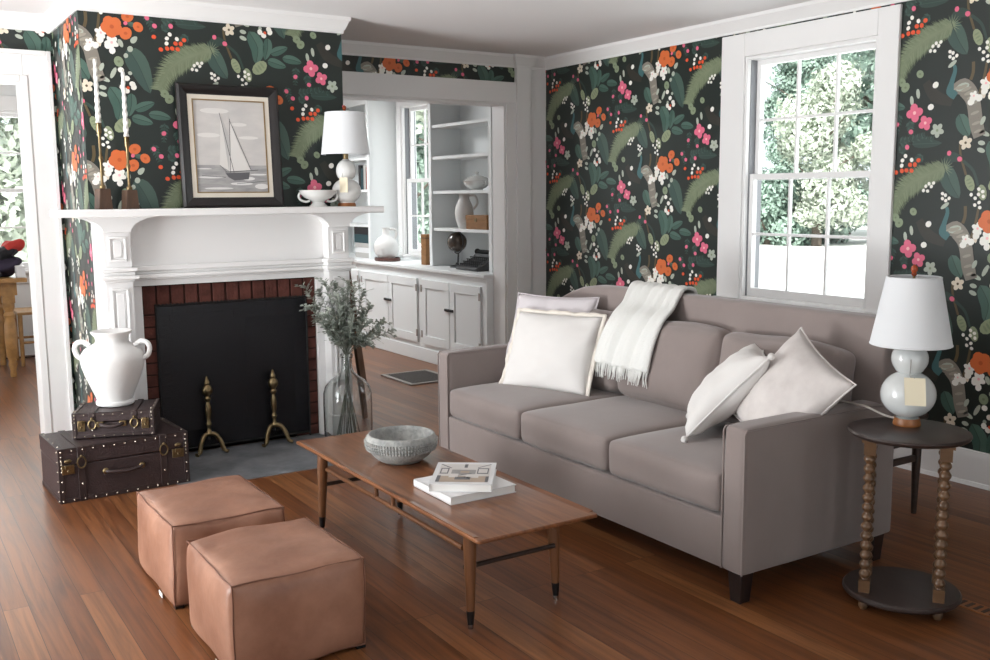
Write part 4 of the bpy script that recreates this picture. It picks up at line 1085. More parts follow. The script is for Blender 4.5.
# ------------------------------------------------------------------ coffee table and what lies on it
TZ = 0.36
CT = thing('coffee_table', 'long low walnut coffee table with tapered legs and black ferrules', 'table', (-2.72, -2.98, 0))
tx0, tx1, ty0, ty1 = -2.952, -2.478, -3.750, -2.235
mb = MB(); rr = 0.012; pl = []
for (cx, cy, a0) in ((tx1-rr, ty1-rr, 0), (tx0+rr, ty1-rr, PI/2), (tx0+rr, ty0+rr, PI), (tx1-rr, ty0+rr, 1.5*PI)):
    for i in range(6): pl.append((cx+rr*cos(a0+PI/2*i/5), cy+rr*sin(a0+PI/2*i/5)))
mb.prism(pl, 'z', TZ-0.013, TZ); mb.build('tabletop', M['walnut'], CT, bevel=0.004, segs=2)
mb = MB(); c_ = 0.022
for (a, b) in ((tx0+0.002, tx0+0.030), (tx1-0.030, tx1-0.002)):          # slightly raised long edges
    mb.prism([(a, TZ-0.001), (b, TZ-0.001), ((a if a < -2.7 else b), TZ+0.004)], 'y', ty0+0.03, ty1-0.03)
mb.build('raised_edge', M['walnut'], CT)
for (x, y) in ((-2.886, -3.590), (-2.510, -3.552), (-2.914, -2.412), (-2.540, -2.412)):
    sx = -1 if x < -2.7 else 1; sy = -1 if y < -3 else 1
    p0 = Vector((x, y, 0.004)); p1 = Vector((x-sx*0.008, y-sy*0.012, TZ-0.013))
    def at(t): return p0 + (p1-p0)*t
    mb = MB(); mb.tube([at(0.165), at(0.5), at(0.82), at(1.0)], [0.0145, 0.019, 0.0225, 0.021], 18); lg = mb.build('leg', M['walnut_leg'], CT)
    mb = MB(); mb.tube([at(0.03), at(0.168)], [0.0105, 0.0150], 18); fe = mb.build('ferrule', M['ferrule'], lg)
    mb = MB(); mb.tube([Vector((x, y, 0.0)), at(0.032)], [0.0095, 0.0105], 14); mb.build('glide', M['chrome'], fe)
for x in (-2.896, -2.526):
    mb = MB(); mb.tube([(x, -3.565, 0.272), (x, -2.43, 0.272)], 0.0095, 14); rl = mb.build('side_rail', M['walnut_leg'], CT)
    for y in (-3.06, -2.92):
        mb = MB(); mb.tube([(x, y, 0.272), (x, y, TZ-0.012)], 0.0085, 10); mb.build('spindle', M['walnut_leg'], rl)
for y in (-3.568, -2.43):
    mb = MB(); mb.tube([(-2.895, y, 0.205), (-2.53, y, 0.205)], 0.0085, 12); mb.build('stretcher', M['dark_wood'], CT)

BW = thing('stoneware_bowl', 'round grey textured stoneware bowl at the hearth end of the coffee table', 'bowl', (-2.712, -2.775, TZ))
mb = MB(); BC = (-2.712, -2.775, TZ); bo = []
prof = [(0.001,0.0),(0.085,0.0),(0.092,0.004),(0.120,0.024),(0.142,0.050),(0.151,0.072),(0.153,0.090),(0.148,0.108),(0.144,0.114),(0.138,0.116),(0.133,0.110),(0.130,0.095),(0.120,0.06),(0.09,0.026),(0.04,0.016),(0.001,0.015)]
prof = [(r*0.93, z*0.97) for r, z in prof]; mb.lathe(prof, BC, 56); BO = mb.build('body', M['bowl'], BW)
mb = MB()
for zr in (0.058, 0.072, 0.088):                       # pressed rope bands
    r = (0.1465 if zr < 0.06 else (0.1515 if zr < 0.08 else 0.1535))*0.93+0.0015
    for i in range(72):
        a = 2*PI*i/72; mb.sphere((BC[0]+r*cos(a), BC[1]+r*sin(a), TZ+zr*0.97), 0.0060, 6, 4, sc=(1, 1, 1.15))
mb.build('rope_band', M['bowl'], BO)

def book(name, label, cat, c, rotz, W, D, T, z, cov, art=False, group=None):
    t = thing(name, label, cat, (c[0], c[1], z), rotz, group or 'books on the coffee table'); L = local(t)
    m = MB(); m.T = L; cv = 0.0025
    m.box(-W/2, W/2, -D/2, D/2, T-cv, T); m.box(-W/2, W/2, -D/2, D/2, 0, cv); m.box(-W/2, -W/2+cv, -D/2, D/2, 0, T)
    co = m.build('cover', cov, t, bevel=0.0008)
    m = MB(); m.T = L; m.box(-W/2+cv, W/2-0.004, -D/2+0.004, D/2-0.004, cv, T-cv); m.build('pages', M['paper'], t, smooth=False)
    if art:
        m = MB(); m.T = L
        def r(x0, x1, y0, y1, mi, o=0.0003): m.add([(x0,y0,T+o),(x1,y0,T+o),(x1,y1,T+o),(x0,y1,T+o)], [(0,1,2,3)], mi)
        a, b = W*0.42, D*0.40
        r(-a, a, -b, b, 2); r(-a, a, -b, -b*0.35, 3, .0004); r(-a*0.5, a*0.45, -b*0.2, b*0.35, 1, .0005); r(-a*0.95, -a*0.62, -b*0.1, b*0.55, 0, .0005); r(-a*0.9, -a*0.67, 0, b*0.45, 2, .0006)
        r(a*0.5, a*0.95, -b*0.1, b*0.55, 0, .0005); r(a*0.55, a*0.9, 0, b*0.45, 2, .0006); r(-a*0.3, a*0.3, -b*0.75, -b*0.45, 0, .0006); r(-a*0.55, -a*0.2, -b*0.5, -b*0.1, 2, .0006); r(a*0.1, a*0.6, -b*0.55, -b*0.15, 2, .0006)
        r(-a*0.15, a*0.2, 0, b*0.2, 3, .0007); r(-a, -a*0.86, -b, -b*0.3, 0, .0006); r(a*0.88, a, -b, -b*0.4, 0, .0006); r(-a*0.05, a*0.08, b*0.6, b, 0, .0006)
        for (x0, y0, x1, y1) in ((-a, b, -a*0.55, b*0.55), (a, b, a*0.5, b*0.6), (-a*0.2, -b*0.3, a*0.3, -b*0.05)):
            p, q = Vector((x0, y0)), Vector((x1, y1)); n_ = (q-p).normalized(); n_ = Vector((-n_.y, n_.x))*0.003
            m.add([(*(p-n_), T+.0007), (*(q-n_), T+.0007), (*(q+n_), T+.0007), (*(p+n_), T+.0007)], [(0,1,2,3)], 0)
        m.build('cover_picture', [M['p_dark'], M['p_mid'], M['p_light'], M['p_warm']], co, smooth=False, recalc=False)
    return t
book('book', 'large plain white book under the pictured one on the coffee table', 'book', (-2.708, -3.262, 0), math.radians(0), 0.272, 0.27, 0.029, TZ, M['cover'])
book('book', 'smaller white book with a grey living room cover picture topmost on the coffee table', 'book', (-2.702, -3.25, 0), math.radians(-36), 0.222, 0.285, 0.028, TZ+0.0295, M['cover'], True)

# ------------------------------------------------------------------ leather cubes
def ottoman(label, x0, x1, y0, y1, h, seed):
    cx, cy = (x0+x1)/2, (y0+y1)/2
    t = thing('leather_ottoman', label, 'ottoman', (cx, cy, 0), group='tan leather cube ottomans'); W, D = x1-x0, y1-y0
    m = MB(); soft_box(m, (W, D, h), 0.022, 16, (0.020, 0.020, 0.012), 0.007, seed, freq=6)
    m.v = [(cx+p[0], cy+p[1], h/2+p[2]+0.001+max(0, -p[2]-h/2)) for p in m.v]
    def pucker(p):
        d = max(0, min(1, (h-p[2])/0.11)); f = (1-d)*d*4*0.5
        s_ = noise.noise(Vector(((p[0]-cx)*38+seed*9, (p[1]-cy)*38, p[2]*6)))*(0.015 if seed == 1 else 0.009)*f
        q = Vector((p[0]-cx, p[1]-cy, 0))
        if abs(q.x)/W > abs(q.y)/D: q = Vector((1 if q.x > 0 else -1, 0, 0))
        else: q = Vector((0, 1 if q.y > 0 else -1, 0))
        dent = noise.noise(Vector((p[0]*9, p[1]*9, seed*4)))*0.006 if p[2] > h-0.02 else 0
        return (p[0]+q.x*s_, p[1]+q.y*s_, p[2]+dent)
    m.v = [pucker(p) for p in m.v]
    m.v = [(p[0], p[1], max(p[2], 0.002)) for p in m.v]
    m.build('cover', M['leather'], t, sub=1, angle=60)
    m = MB(); hx, hy = W/2-0.004, D/2-0.004
    def nz(p): return Vector(p) + noise.noise_vector(Vector((p[0]-cx, p[1]-cy, p[2]-h/2))*7+Vector((seed*7.1, seed*3.3, seed)))*0.006
    def edge(a, b):
        A_, B_ = Vector(a), Vector(b); m.tube([nz(A_+(B_-A_)*i/14) for i in range(15)], 0.0024, 7)
    zt, zb = h-0.004, 0.012
    cs = [(cx-hx, cy-hy), (cx+hx, cy-hy), (cx+hx, cy+hy), (cx-hx, cy+hy)]
    for i in range(4):
        a, b = cs[i], cs[(i+1) % 4]
        edge((*a, zt), (*b, zt)); edge((*a, zb), (*b, zb)); edge((*a, zb), (*a, zt))
    m.build('piping', M['leather_seam'], t)
    m = MB(); m.box(x0-0.012, x0-0.010, cy-0.13, cy-0.09, 0.004, 0.022); m.build('care_tag', M['tag_white'], t)
    m = MB()
    for (px, py) in cs: m.box(px-0.03*(1 if px > cx else 0), px+0.03*(0 if px > cx else 1), py-0.03*(1 if py > cy else 0), py+0.03*(0 if py > cy else 1), 0.0, 0.012)
    m.build('foot', M['ferrule'], t)
ottoman('tan leather cube ottoman standing between the suitcases and its twin', -3.665, -3.252, -2.900, -2.395, 0.30, 1)
ottoman('tan leather cube ottoman beside the free end of the coffee table', -3.657, -3.230, -3.525, -3.052, 0.30, 2)

# ------------------------------------------------------------------ sofa
SF = thing('sofa', 'long taupe three seat sofa with a flat high back under the window', 'sofa', (-1.55, -2.92, 0))
SY0, SY1, SXF, SXB = -3.975, -1.872, -2.03, -1.20
def fabric(m, nm, par, **k): return m.build(nm, M['sofa'], par, angle=50, **k)
m = MB(); soft_box(m, (0.82, SY1-SY0-0.19, 0.19), 0.012, 8, (0.006, 0, 0), 0.002, 3); m.v = [(p[0]+SXF+0.412, p[1]+(SY0+SY1)/2, p[2]+0.205) for p in m.v]
fabric(m, 'base', SF, sub=1)
for (y0, y1, sd) in ((SY0, SY0+0.105, 4), (SY1-0.1, SY1, 5)):
    m = MB(); soft_box(m, (0.82, y1-y0, 0.518), 0.018, 8, (0.004, 0.004, 0.006), 0.003, sd); m.v = [(p[0]+SXF+0.41, p[1]+(y0+y1)/2, p[2]+0.369) for p in m.v]
    a = fabric(m, 'arm', SF, sub=1)
    m = MB(); h = 0.0045
    for yy in (y0+0.004, y1-0.004):
        m.tube([(SXF+0.0, yy, 0.115), (SXF-0.001, yy, 0.61), (SXF+0.008, yy, 0.624), (SXF+0.79, yy, 0.626)], h*0.8, 6)
    m.build('piping', M['sofa'], a)
m = MB(); soft_box(m, (0.105, SY1-SY0-0.004, 0.835), 0.022, 9, (0.004, 0, 0.004), 0.004, 6)
def chamf(p):
    e = SY1-(p[1]+(SY0+SY1)/2); e2 = p[1]+(SY0+SY1)/2-SY0
    cut = max(0, 0.115*(1-max(0, e-0.01)/0.095)) if e < 0.105 else 0
    return (p[0], p[1], p[2]-cut*max(0, min(1, (p[2]-0.05)/0.35)))
m.v = [chamf(p) for p in m.v]
m.v = [(p[0]-1.262+(p[2]*0.04), p[1]+(SY0+SY1)/2, p[2]+0.532) for p in m.v]
fabric(m, 'back', SF, sub=1)
sy = [-3.866, -3.243, -2.615, -1.975]
for i in range(3):
    y0, y1 = sy[i], sy[i+1]
    m = MB(); soft_box(m, (0.70, y1-y0-0.006, 0.148), 0.030, 8, (0.012, 0.004, 0.018), 0.005, 10+i); m.v = [(p[0]+SXF+0.342, p[1]+(y0+y1)/2, p[2]+0.376) for p in m.v]
    fabric(m, 'seat_cushion', SF, sub=1)
R_ = Matrix.Rotation(math.radians(11), 3, 'Y')
for i in range(3):
    y0, y1 = sy[i], sy[i+1]
    m = MB(); soft_box(m, (0.15, y1-y0-0.01, 0.375), 0.045, 8, (0.035, 0.008, 0.012), 0.016, 20+i, freq=5.5)
    vv = []
    for p in m.v:
        q = R_ @ Vector(p); vv.append((q.x-1.385, q.y+(y0+y1)/2, q.z+0.640))
    m.v = vv; fabric(m, 'back_cushion', SF, sub=1)
for (x, y) in ((SXF+0.045, SY0+0.05), (SXF+0.045, SY1-0.05), (SXB-0.06, SY0+0.05), (SXB-0.06, SY1-0.05)):
    m = MB(); m.add([(x-0.024, y-0.024, 0), (x+0.024, y-0.024, 0), (x+0.024, y+0.024, 0), (x-0.024, y+0.024, 0), (x-0.032, y-0.032, 0.112), (x+0.032, y-0.032, 0.112), (x+0.032, y+0.032, 0.112), (x-0.032, y+0.032, 0.112)],
                    [(0,3,2,1),(4,5,6,7),(0,1,5,4),(1,2,6,5),(2,3,7,6),(3,0,4,7)])
    m.build('leg', M['sofa_leg'], SF, bevel=0.003)

def pillow(label, c, e1, e2, a, b, T, m_, seed, frill=None, ears=0.10, sag=0.0, knob=0):
    e1 = Vector(e1).normalized(); e2 = Vector(e2); e2 = (e2 - e1*e2.dot(e1)).normalized(); n = e1.cross(e2); c = Vector(c)
    t = thing('throw_pillow', label, 'pillow', tuple(c), group='pillows on the sofa')
    N = 26
    def P(u, v, s):
        x = a*u*(1-ears*(1-v*v)**1.0); y = b*v*(1-ears*(1-u*u)**1.0)
        th = T*((1-u**2)*(1-v**2))**0.42*(1-0.0*v)
        th *= 1-0.25*sag*v
        w = noise.noise_vector(Vector((u*1.6+seed*5, v*1.6, s*2+seed)))*0.012*min(1, th/T*2)
        w2 = noise.noise(Vector((u*4+seed, v*4, seed*2+s)))*0.006*min(1, th/T*3)
        return c + e1*x + e2*y + n*(s*(th+w2)) + w
    m = MB()
    for s in (1, -1): m.grid(lambda i, j: P(2*i-1, 2*j-1, s), N, N)
    bm = m.build('cushion', m_, t, angle=80)
    bb = bmesh.new(); bb.from_mesh(bm.data); bmesh.ops.remove_doubles(bb, verts=bb.verts, dist=0.0004); bmesh.ops.recalc_face_normals(bb, faces=bb.faces); bb.to_mesh(bm.data); bb.free()
    per = [(-1+2*i/20, -1) for i in range(20)]+[(1, -1+2*i/20) for i in range(20)]+[(1-2*i/20, 1) for i in range(20)]+[(-1, 1-2*i/20) for i in range(21)]
    if frill:
        m = MB(); pts = [P(u, v, 0) for u, v in per]
        inner = [c + (p-c)*0.985 for p in pts]; outer = []
        for k, p in enumerate(pts):
            wv = sin(k*2.1)*0.006+sin(k*0.9)*0.004
            outer.append(p + (p-c).normalized()*(frill+wv*0.5) + n*wv)
        kk = len(pts)
        m.add(inner+outer, [(i, i+1, kk+i+1, kk+i) for i in range(kk-1)])
        m.build('frill', M['piping'], bm, solid=0.007, sub=1)
    else:
        m = MB(); m.tube([P(u, v, 0) for u, v in per], 0.0038, 6, cap=False); m.build('seam', m_, bm)
    if knob:
        m = MB()
        for u in (-1, 1):
            for v in (-1, 1): p = P(u, v, 0); m.sphere(tuple(p + (p-c).normalized()*0.006), knob, 12, 8)
        m.build('corner_knot', m_, bm)
    return t
ti = math.radians(25); e1L = Vector((0.383, -0.924, 0)); upL = Vector((0.92*sin(ti), 0.38*sin(ti), cos(ti)))
cL = Vector((-1.69, -2.325, 0.458))
pillow('bright white frilled pillow in front of the pale grey one on the sofa', cL + upL*0.196 + Vector((0.0,0.0,0)), e1L, upL, 0.248, 0.208, 0.085, M['pillow_white'], 1, frill=0.022, ears=0.05)
ti = math.radians(22); upL2 = Vector((0.92*sin(ti), 0.38*sin(ti), cos(ti)))
pillow('pale grey pillow propped behind the white frilled pillow on the sofa', cL - e1L*0.09 + Vector((0.120, 0.060, 0.012)) + upL2*0.228, e1L, upL2, 0.245, 0.235, 0.075, M['pillow_grey'], 2, ears=0.06)
pillow('plump white pillow turned edge-on with corner knots against the linen pillow', (-1.60, -3.472, 0.642), (0.474, -0.494, 0.729), (-0.722, -0.692, 0), 0.225, 0.205, 0.088, M['pillow_white'], 3, ears=0.13, knob=0.014)
pillow('pale linen pillow standing on its corner against the sofa arm by the lamp', (-1.600, -3.775, 0.658), (-0.415, 0.484, -0.770), (-0.318, -0.870, -0.376), 0.215, 0.205, 0.080, M['pillow_linen'], 4, ears=0.09)

# throw over the back
TH = thing('throw_blanket', 'white woven throw with a fringed end draped over the sofa back', 'blanket', (-1.2, -2.55, 0.6))
path = [Vector((q[0], q[1], 0)) for q in [(p.x, p.y) for p in smooth_pts([(x, z, 0) for x, z in ((-1.165,0.72),(-1.175,0.90),(-1.195,0.968),(-1.265,0.975),(-1.315,0.935),(-1.36,0.888),(-1.425,0.845),(-1.478,0.775),(-1.508,0.70),(-1.525,0.615))], 5)]]
np_ = len(path)-1
def thr(u, v):
    f = v*np_; i = min(np_-1, int(f)); q = path[i].lerp(path[i+1], f-i)
    yl = -2.515 - 0.02*v + 0.02*sin(v*7); yr = -2.875 - 0.02*v + 0.02*sin(v*5+1)
    y = yl + (yr-yl)*u
    wv = 0.008*sin(u*21+v*3)*min(1, v*1.3) + 0.006*sin(u*37+v*5)
    d = Vector((-0.75, 0, 0.65))
    return (q.x + d.x*wv, y, q.y + d.z*wv)
m = MB(); m.grid(thr, 36, 46); tb = m.build('cloth', M['throw'], TH, solid=0.016, angle=80)
m = MB(); rf = random.Random(4)
for i in range(64):
    u = (i+0.5)/64; p = Vector(thr(u, 1.0)); L = rf.uniform(0.045, 0.075)
    k_ = rf.uniform(-0.012, 0.012)
    m.tube([p+Vector((0.003, 0, 0.01)), p+Vector((-0.004, k_*0.5, -L*0.5)), p+Vector((rf.uniform(-0.010, 0.004), k_, -L))], [0.0032, 0.003, 0.002], 5)
m.build('fringe', M['throw'], tb)

# ------------------------------------------------------------------ side table and its lamp
STX, STY, STZ = -1.545, -4.252, 0.62
ST = thing('side_table', 'round dark side table with spool turned legs beside the sofa arm', 'side table', (STX, STY, 0))
m = MB(); m.lathe([(0.001, STZ-0.020), (0.185, STZ-0.020), (0.193, STZ-0.015), (0.196, STZ-0.008), (0.193, STZ-0.002), (0.187, STZ), (0.001, STZ)], (STX, STY, 0), 64); m.build('top', M['espresso'], ST)
m = MB(); m.lathe([(0.001, 0.042), (0.185, 0.042), (0.192, 0.050), (0.192, 0.058), (0.186, 0.064), (0.001, 0.064)], (STX, STY, 0), 64); m.build('shelf', M['espresso'], ST)
vd = Vector((-0.83, -0.56)); pd = Vector((0.56, -0.83))
for (p_, v_) in ((-1, 1), (1, 1), (-1, -1), (1, -1)):
    x = STX + pd.x*0.116*p_ + vd.x*0.088*v_; y = STY + pd.y*0.116*p_ + vd.y*0.088*v_
    m = MB(); m.T = Matrix.Translation((x, y, 0)) @ Matrix.Rotation(math.atan2(vd.y, vd.x), 4, 'Z')
    m.box(-0.019, 0.019, -0.019, 0.019, STZ-0.075, STZ-0.020); m.box(-0.026, 0.026, -0.026, 0.026, STZ-0.032, STZ-0.020); m.box(-0.018, 0.018, -0.018, 0.018, 0.064, 0.108)
    prof = [(0.012, 0.106)]
    z = 0.110; nb = 13; st_ = (STZ-0.075-0.110)/nb
    for i in range(nb):
        for a in range(7):
            th = PI*a/6; prof.append((0.0105+0.0088*sin(th), z+st_*(i+0.04+0.92*a/6)))
    prof.append((0.012, STZ-0.072))
    m.lathe(prof, (0, 0, 0), 20)
    lg = m.build('leg', M['spool'], ST, angle=50)
    m = MB(); m.lathe([(0.010, 0.0), (0.016, 0.010), (0.017, 0.020), (0.012, 0.032), (0.012, 0.043)], (x, y, 0), 16); m.build('foot', M['spool'], lg)
LX, LY = -1.49, -4.205
gourd_lamp('table_lamp', 'large pale gourd lamp with paper tag on the round side table', LX, LY, STZ,
           dict(rb=0.044, hb=0.026, r1=0.090, c1=0.108, v1=0.082, r2=0.060, c2=0.232, v2=0.058, rn=0.045, s0=0.282, s1=0.510, bm='lamp_body', sr0=0.132, sr1=0.088, tz=0.180, tw=0.066, th=0.092, ts=0.012), (-0.80, -0.62),
           [(LX+0.02, LY+0.045, STZ+0.010), (LX+0.02, LY+0.10, STZ+0.012), (LX+0.0, LY+0.17, STZ+0.035), (LX+0.02, LY+0.235, STZ+0.030), (-1.43, -3.93, 0.640), (-1.42, -3.88, 0.640), (-1.44, -3.86, 0.640)])

# wooden stool behind the sofa end
SL = thing('wooden_stool', 'dark wooden stool with tapered legs between the sofa end and the wall', 'stool', (-0.82, -3.5, 0))
m = MB(); m.box(-1.0, -0.6, -3.71, -3.30, 0.43, 0.455); m.build('seat', M['dark_wood'], SL, bevel=0.006)
for x in (-0.97, -0.632):
    for y in (-3.68, -3.33):
        m = MB(); m.tube([(x, y, 0), (x, y, 0.25), (x, y, 0.43)], [0.012, 0.020, 0.023], 10); m.build('leg', M['dark_wood'], SL)
for y in (-3.68, -3.33):
    for z in (0.255, 0.335):
        m = MB(); m.box(-0.97, -0.632, y-0.009, y+0.009, z-0.014, z+0.014); m.build('rail', M['dark_wood'], SL, bevel=0.002)
for x in (-0.97, -0.632):
    m = MB(); m.box(x-0.009, x+0.009, -3.68, -3.33, 0.38, 0.43); m.build('apron', M['dark_wood'], SL, bevel=0.002)
# floor registers
FR = thing('floor_register', 'brown wooden floor register near the round side table', 'vent', (-1.36, -4.47, 0))
m = MB(); m.box(-1.395, -1.325, -4.62, -4.34, 0.0, 0.004)
m.build('frame', M['wood_base'], FR, bevel=0.001)
m = MB()
for i in range(9): m.box(-1.383, -1.337, -4.605+i*0.029, -4.592+i*0.029, 0.004, 0.0055)
m.build('slats', M['dark_wood'], FR)
FV = thing('floor_register', 'dark bronze floor grille in front of the study cabinets', 'vent', (-0.9, 0.5, 0))
m = MB(); X0, X1, Y0, Y1 = -1.08, -0.66, 0.24, 0.76; e = 0.03
for (a, b, c, d) in ((X0, X1, Y0, Y0+e), (X0, X1, Y1-e, Y1), (X0, X0+e, Y0+e, Y1-e), (X1-e, X1, Y0+e, Y1-e)): m.box(a, b, c, d, 0, 0.012)
m.build('frame', M['reg_frame'], FV, bevel=0.003)
m = MB(); m.box(X0+e, X1-e, Y0+e, Y1-e, 0, 0.004)
for i in range(16): m.box(X0+e+0.005+i*0.0225, X0+e+0.016+i*0.0225, Y0+e, Y1-e, 0.004, 0.010)
m.build('grille', M['grille'], FV)
# ------------------------------------------------------------------ the study beyond the opening
CB_ = thing('built_in_cabinet', 'long low white built-in cabinet with paired doors beyond the opening', 'cabinet', (-0.22, 1.5, 0))
m = MB(); m.box(-0.45, -0.002, 0.16, 3.9, 0.0, 0.785); m.build('body', M['cabinet'], CB_, bevel=0.003)
m = MB(); m.box(-0.462, -0.45, 0.16, 3.9, 0.0, 0.115); m.build('plinth', M['cabinet'], CB_, bevel=0.004)
for (ya, yb, hs) in ((0.235, 0.705, 1), (0.715, 1.19, -1), (1.275, 1.825, 1), (1.835, 2.39, -1), (2.47, 3.0, 1), (3.01, 3.55, -1)):
    m = MB(); x = -0.45; z0, z1 = 0.155, 0.715; st = 0.075
    for (c, d, e, f) in ((ya, yb, z0, z0+st), (ya, yb, z1-st, z1), (ya, ya+st, z0+st, z1-st), (yb-st, yb, z0+st, z1-st)): m.box(x-0.018, x, c, d, e, f)
    m.box(x-0.008, x, ya+st, yb-st, z0+st, z1-st)
    d_ = m.build('door', M['cabinet'], CB_, bevel=0.003)
    m = MB(); yh = yb-0.004 if hs < 0 else ya+0.004
    for z in (0.24, 0.635): m.box(x-0.022, x-0.016, yh-0.012, yh+0.012, z-0.03, z+0.03)
    m.build('hinge', M['reg_frame'], d_)
    yl = ya+0.03 if hs < 0 else yb-0.03
    m = MB(); m.box(x-0.030, x-0.018, yl-0.032, yl+0.032, 0.475, 0.497); m.box(x-0.040, x-0.03, yl-0.012, yl+0.012, 0.478, 0.494)
    m.build('latch', M['charcoal'], d_, bevel=0.002)
CTP = tag(MB().box(-0.478, -0.002, 0.155, 3.9, 0.785, 0.815).build('countertop', M['cabinet'], bevel=0.005), 'white painted countertop along the built-in study cabinet', 'countertop')
def shelf_unit(label, y0, y1, zs, d=0.30):
    t = thing('shelf_unit', label, 'shelf', (-d/2, (y0+y1)/2, 0.8155)); zt = 2.44; zb = 0.8155
    m = MB(); m.box(-d, -0.004, y0, y0+0.022, zb, zt); m.box(-d, -0.004, y1-0.022, y1, zb, zt); m.box(-0.014, -0.004, y0+0.022, y1-0.022, zb, zt); m.build('carcass', M['cabinet'], t)
    m = MB(); m.box(-d-0.016, -d, y0-0.012, y0+0.035, zb, zt); m.box(-d-0.016, -d, y1-0.035, y1+0.012, zb, zt); m.box(-d-0.016, -d, y0+0.035, y1-0.035, 2.30, zt); m.build('face_frame', M['cabinet'], t, bevel=0.002)
    for z in zs:
        m = MB(); m.box(-d, -0.014, y0+0.022, y1-0.022, z-0.026, z); m.build('shelf_board', M['cabinet'], t, bevel=0.002)
shelf_unit('white built-in shelves with the globe and typewriter, near the opening post', 0.30, 1.29, (1.148, 1.465, 1.755, 2.02))
shelf_unit('white built-in shelves holding books beyond the study window', 2.50, 3.60, (1.148, 1.490, 1.80, 2.10))

TR = tag(MB().lathe([(0.001,0),(0.125,0),(0.13,0.008),(0.13,0.032),(0.122,0.032),(0.118,0.012),(0.001,0.012)], (-0.30, 2.16, 0.8155), 36).build('wooden_tray', M['tray']), 'round dark red wooden tray under the white jug', 'tray')
TR.scale = (0.85, 1.25, 1)
JG = thing('jug', 'round white jug with a loop handle on the dark wooden tray', 'jug', (-0.31, 2.16, 0.828))
jx, jy, jz = -0.31, 2.16, 0.828
m = MB(); m.lathe([(0.001,0),(0.06,0),(0.085,0.02),(0.112,0.07),(0.118,0.115),(0.108,0.16),(0.08,0.20),(0.045,0.222),(0.034,0.235),(0.032,0.285),(0.038,0.30),(0.03,0.30),(0.026,0.24),(0.001,0.235)], (jx, jy, jz), 36); m.build('body', M['plaster'], JG)
m = MB(); m.tube(smooth_pts([(jx+0.03*0.85, jy-0.03*0.5, jz+0.285), (jx+0.075, jy-0.04, jz+0.282), (jx+0.088, jy-0.045, jz+0.24), (jx+0.070, jy-0.038, jz+0.195)], 5), 0.011, 10); m.build('handle', M['plaster'], JG)
GB = tag(MB().lathe([(0.001,0),(0.038,0),(0.042,0.01),(0.042,0.09),(0.03,0.12),(0.014,0.14),(0.013,0.19),(0.018,0.195)], (-0.16, 2.20, 0.8155), 24).build('glass_carafe', M['glass']), 'small clear glass bottle beside the white jug', 'bottle')
KB = thing('brown_box', 'upright brown wooden box on the counter against the shelf side', 'box', (-0.22, 1.445, 0.8155))
m = MB(); m.box(-0.30, -0.14, 1.40, 1.49, 0.8155, 1.085); m.build('box', M['kraft'], KB, bevel=0.003)
m = MB(); m.box(-0.302, -0.138, 1.398, 1.492, 1.05, 1.056); m.build('band', M['dark_wood'], KB)
GL = thing('desk_globe', 'small dark globe on a stand beside the typewriter', 'globe', (-0.20, 0.99, 0.8155))
gx, gy, gz = -0.215, 1.0, 1.03
m = MB(); m.sphere((gx, gy, gz), 0.085, 28, 18); m.build('sphere', M['globe'], GL)
m = MB(); m.tube([(gx, gy+0.097*cos(a), gz+0.097*sin(a)) for a in [PI*0.55+PI*1.15*i/20 for i in range(21)]], 0.005, 8); m.tube([(gx, gy-0.02, gz-0.097), (gx, gy-0.01, 0.84)], 0.007, 8)
m.tube([(gx, gy-0.03, gz+0.09), (gx, gy+0.03, gz-0.09)], 0.003, 6); m.lathe([(0.001, 0.0), (0.065, 0.0), (0.06, 0.012), (0.018, 0.022), (0.01, 0.04)], (gx, gy, 0.8155), 24)
m.build('stand', M['charcoal'], GL)
TY = thing('typewriter', 'dark vintage typewriter on the counter under the shelves', 'typewriter', (-0.22, 0.60, 0.8155))
m = MB(); m.prism([(-0.36, 0.8165), (-0.08, 0.8165), (-0.08, 0.93), (-0.17, 0.945), (-0.20, 0.91), (-0.35, 0.845), (-0.365, 0.835)], 'y', 0.44, 0.78); m.build('body', M['charcoal'], TY, bevel=0.006)
m = MB(); m.tube([(-0.13, 0.42, 0.955), (-0.13, 0.80, 0.955)], 0.018, 14); m.tube([(-0.13, 0.405, 0.955), (-0.13, 0.42, 0.955)], 0.024, 14); m.tube([(-0.13, 0.80, 0.955), (-0.13, 0.815, 0.955)], 0.024, 14); m.build('platen', M['iron'], TY)
m = MB()
for r in range(4):
    for c in range(10): m.lathe([(0.001, 0.016), (0.0095, 0.016), (0.0095, 0.010), (0.003, 0.008), (0.003, -0.008)], (-0.335+r*0.034, 0.475+c*0.03, 0.855+r*0.017), 8)
m.build('keys', M['black_book'], TY)
m = MB(); m.tube([(-0.16, 0.41, 0.955), (-0.20, 0.40, 0.985), (-0.23, 0.40, 0.985)], 0.004, 8); m.build('return_lever', M['chrome'], TY)
VS = thing('pitcher', 'tall white pitcher on the shelf beside the wooden box', 'vase', (-0.20, 0.90, 1.1485))
m = MB(); vx, vy, vz = -0.20, 0.90, 1.1485
m.lathe([(0.001,0),(0.045,0),(0.052,0.01),(0.072,0.07),(0.080,0.13),(0.070,0.19),(0.048,0.235),(0.040,0.255),(0.046,0.285),(0.040,0.285),(0.034,0.25),(0.001,0.24)], (vx, vy, vz), 32); m.build('body', M['plaster'], VS)
m = MB(); m.tube(smooth_pts([(vx+0.03, vy-0.02, vz+0.27), (vx+0.07, vy-0.06, vz+0.27), (vx+0.085, vy-0.075, vz+0.21), (vx+0.06, vy-0.05, vz+0.16)], 5), 0.009, 10); m.build('handle', M['plaster'], VS)
WB = thing('wooden_box', 'small honey brown wooden box on the shelf above the typewriter', 'box', (-0.19, 0.60, 1.1485))
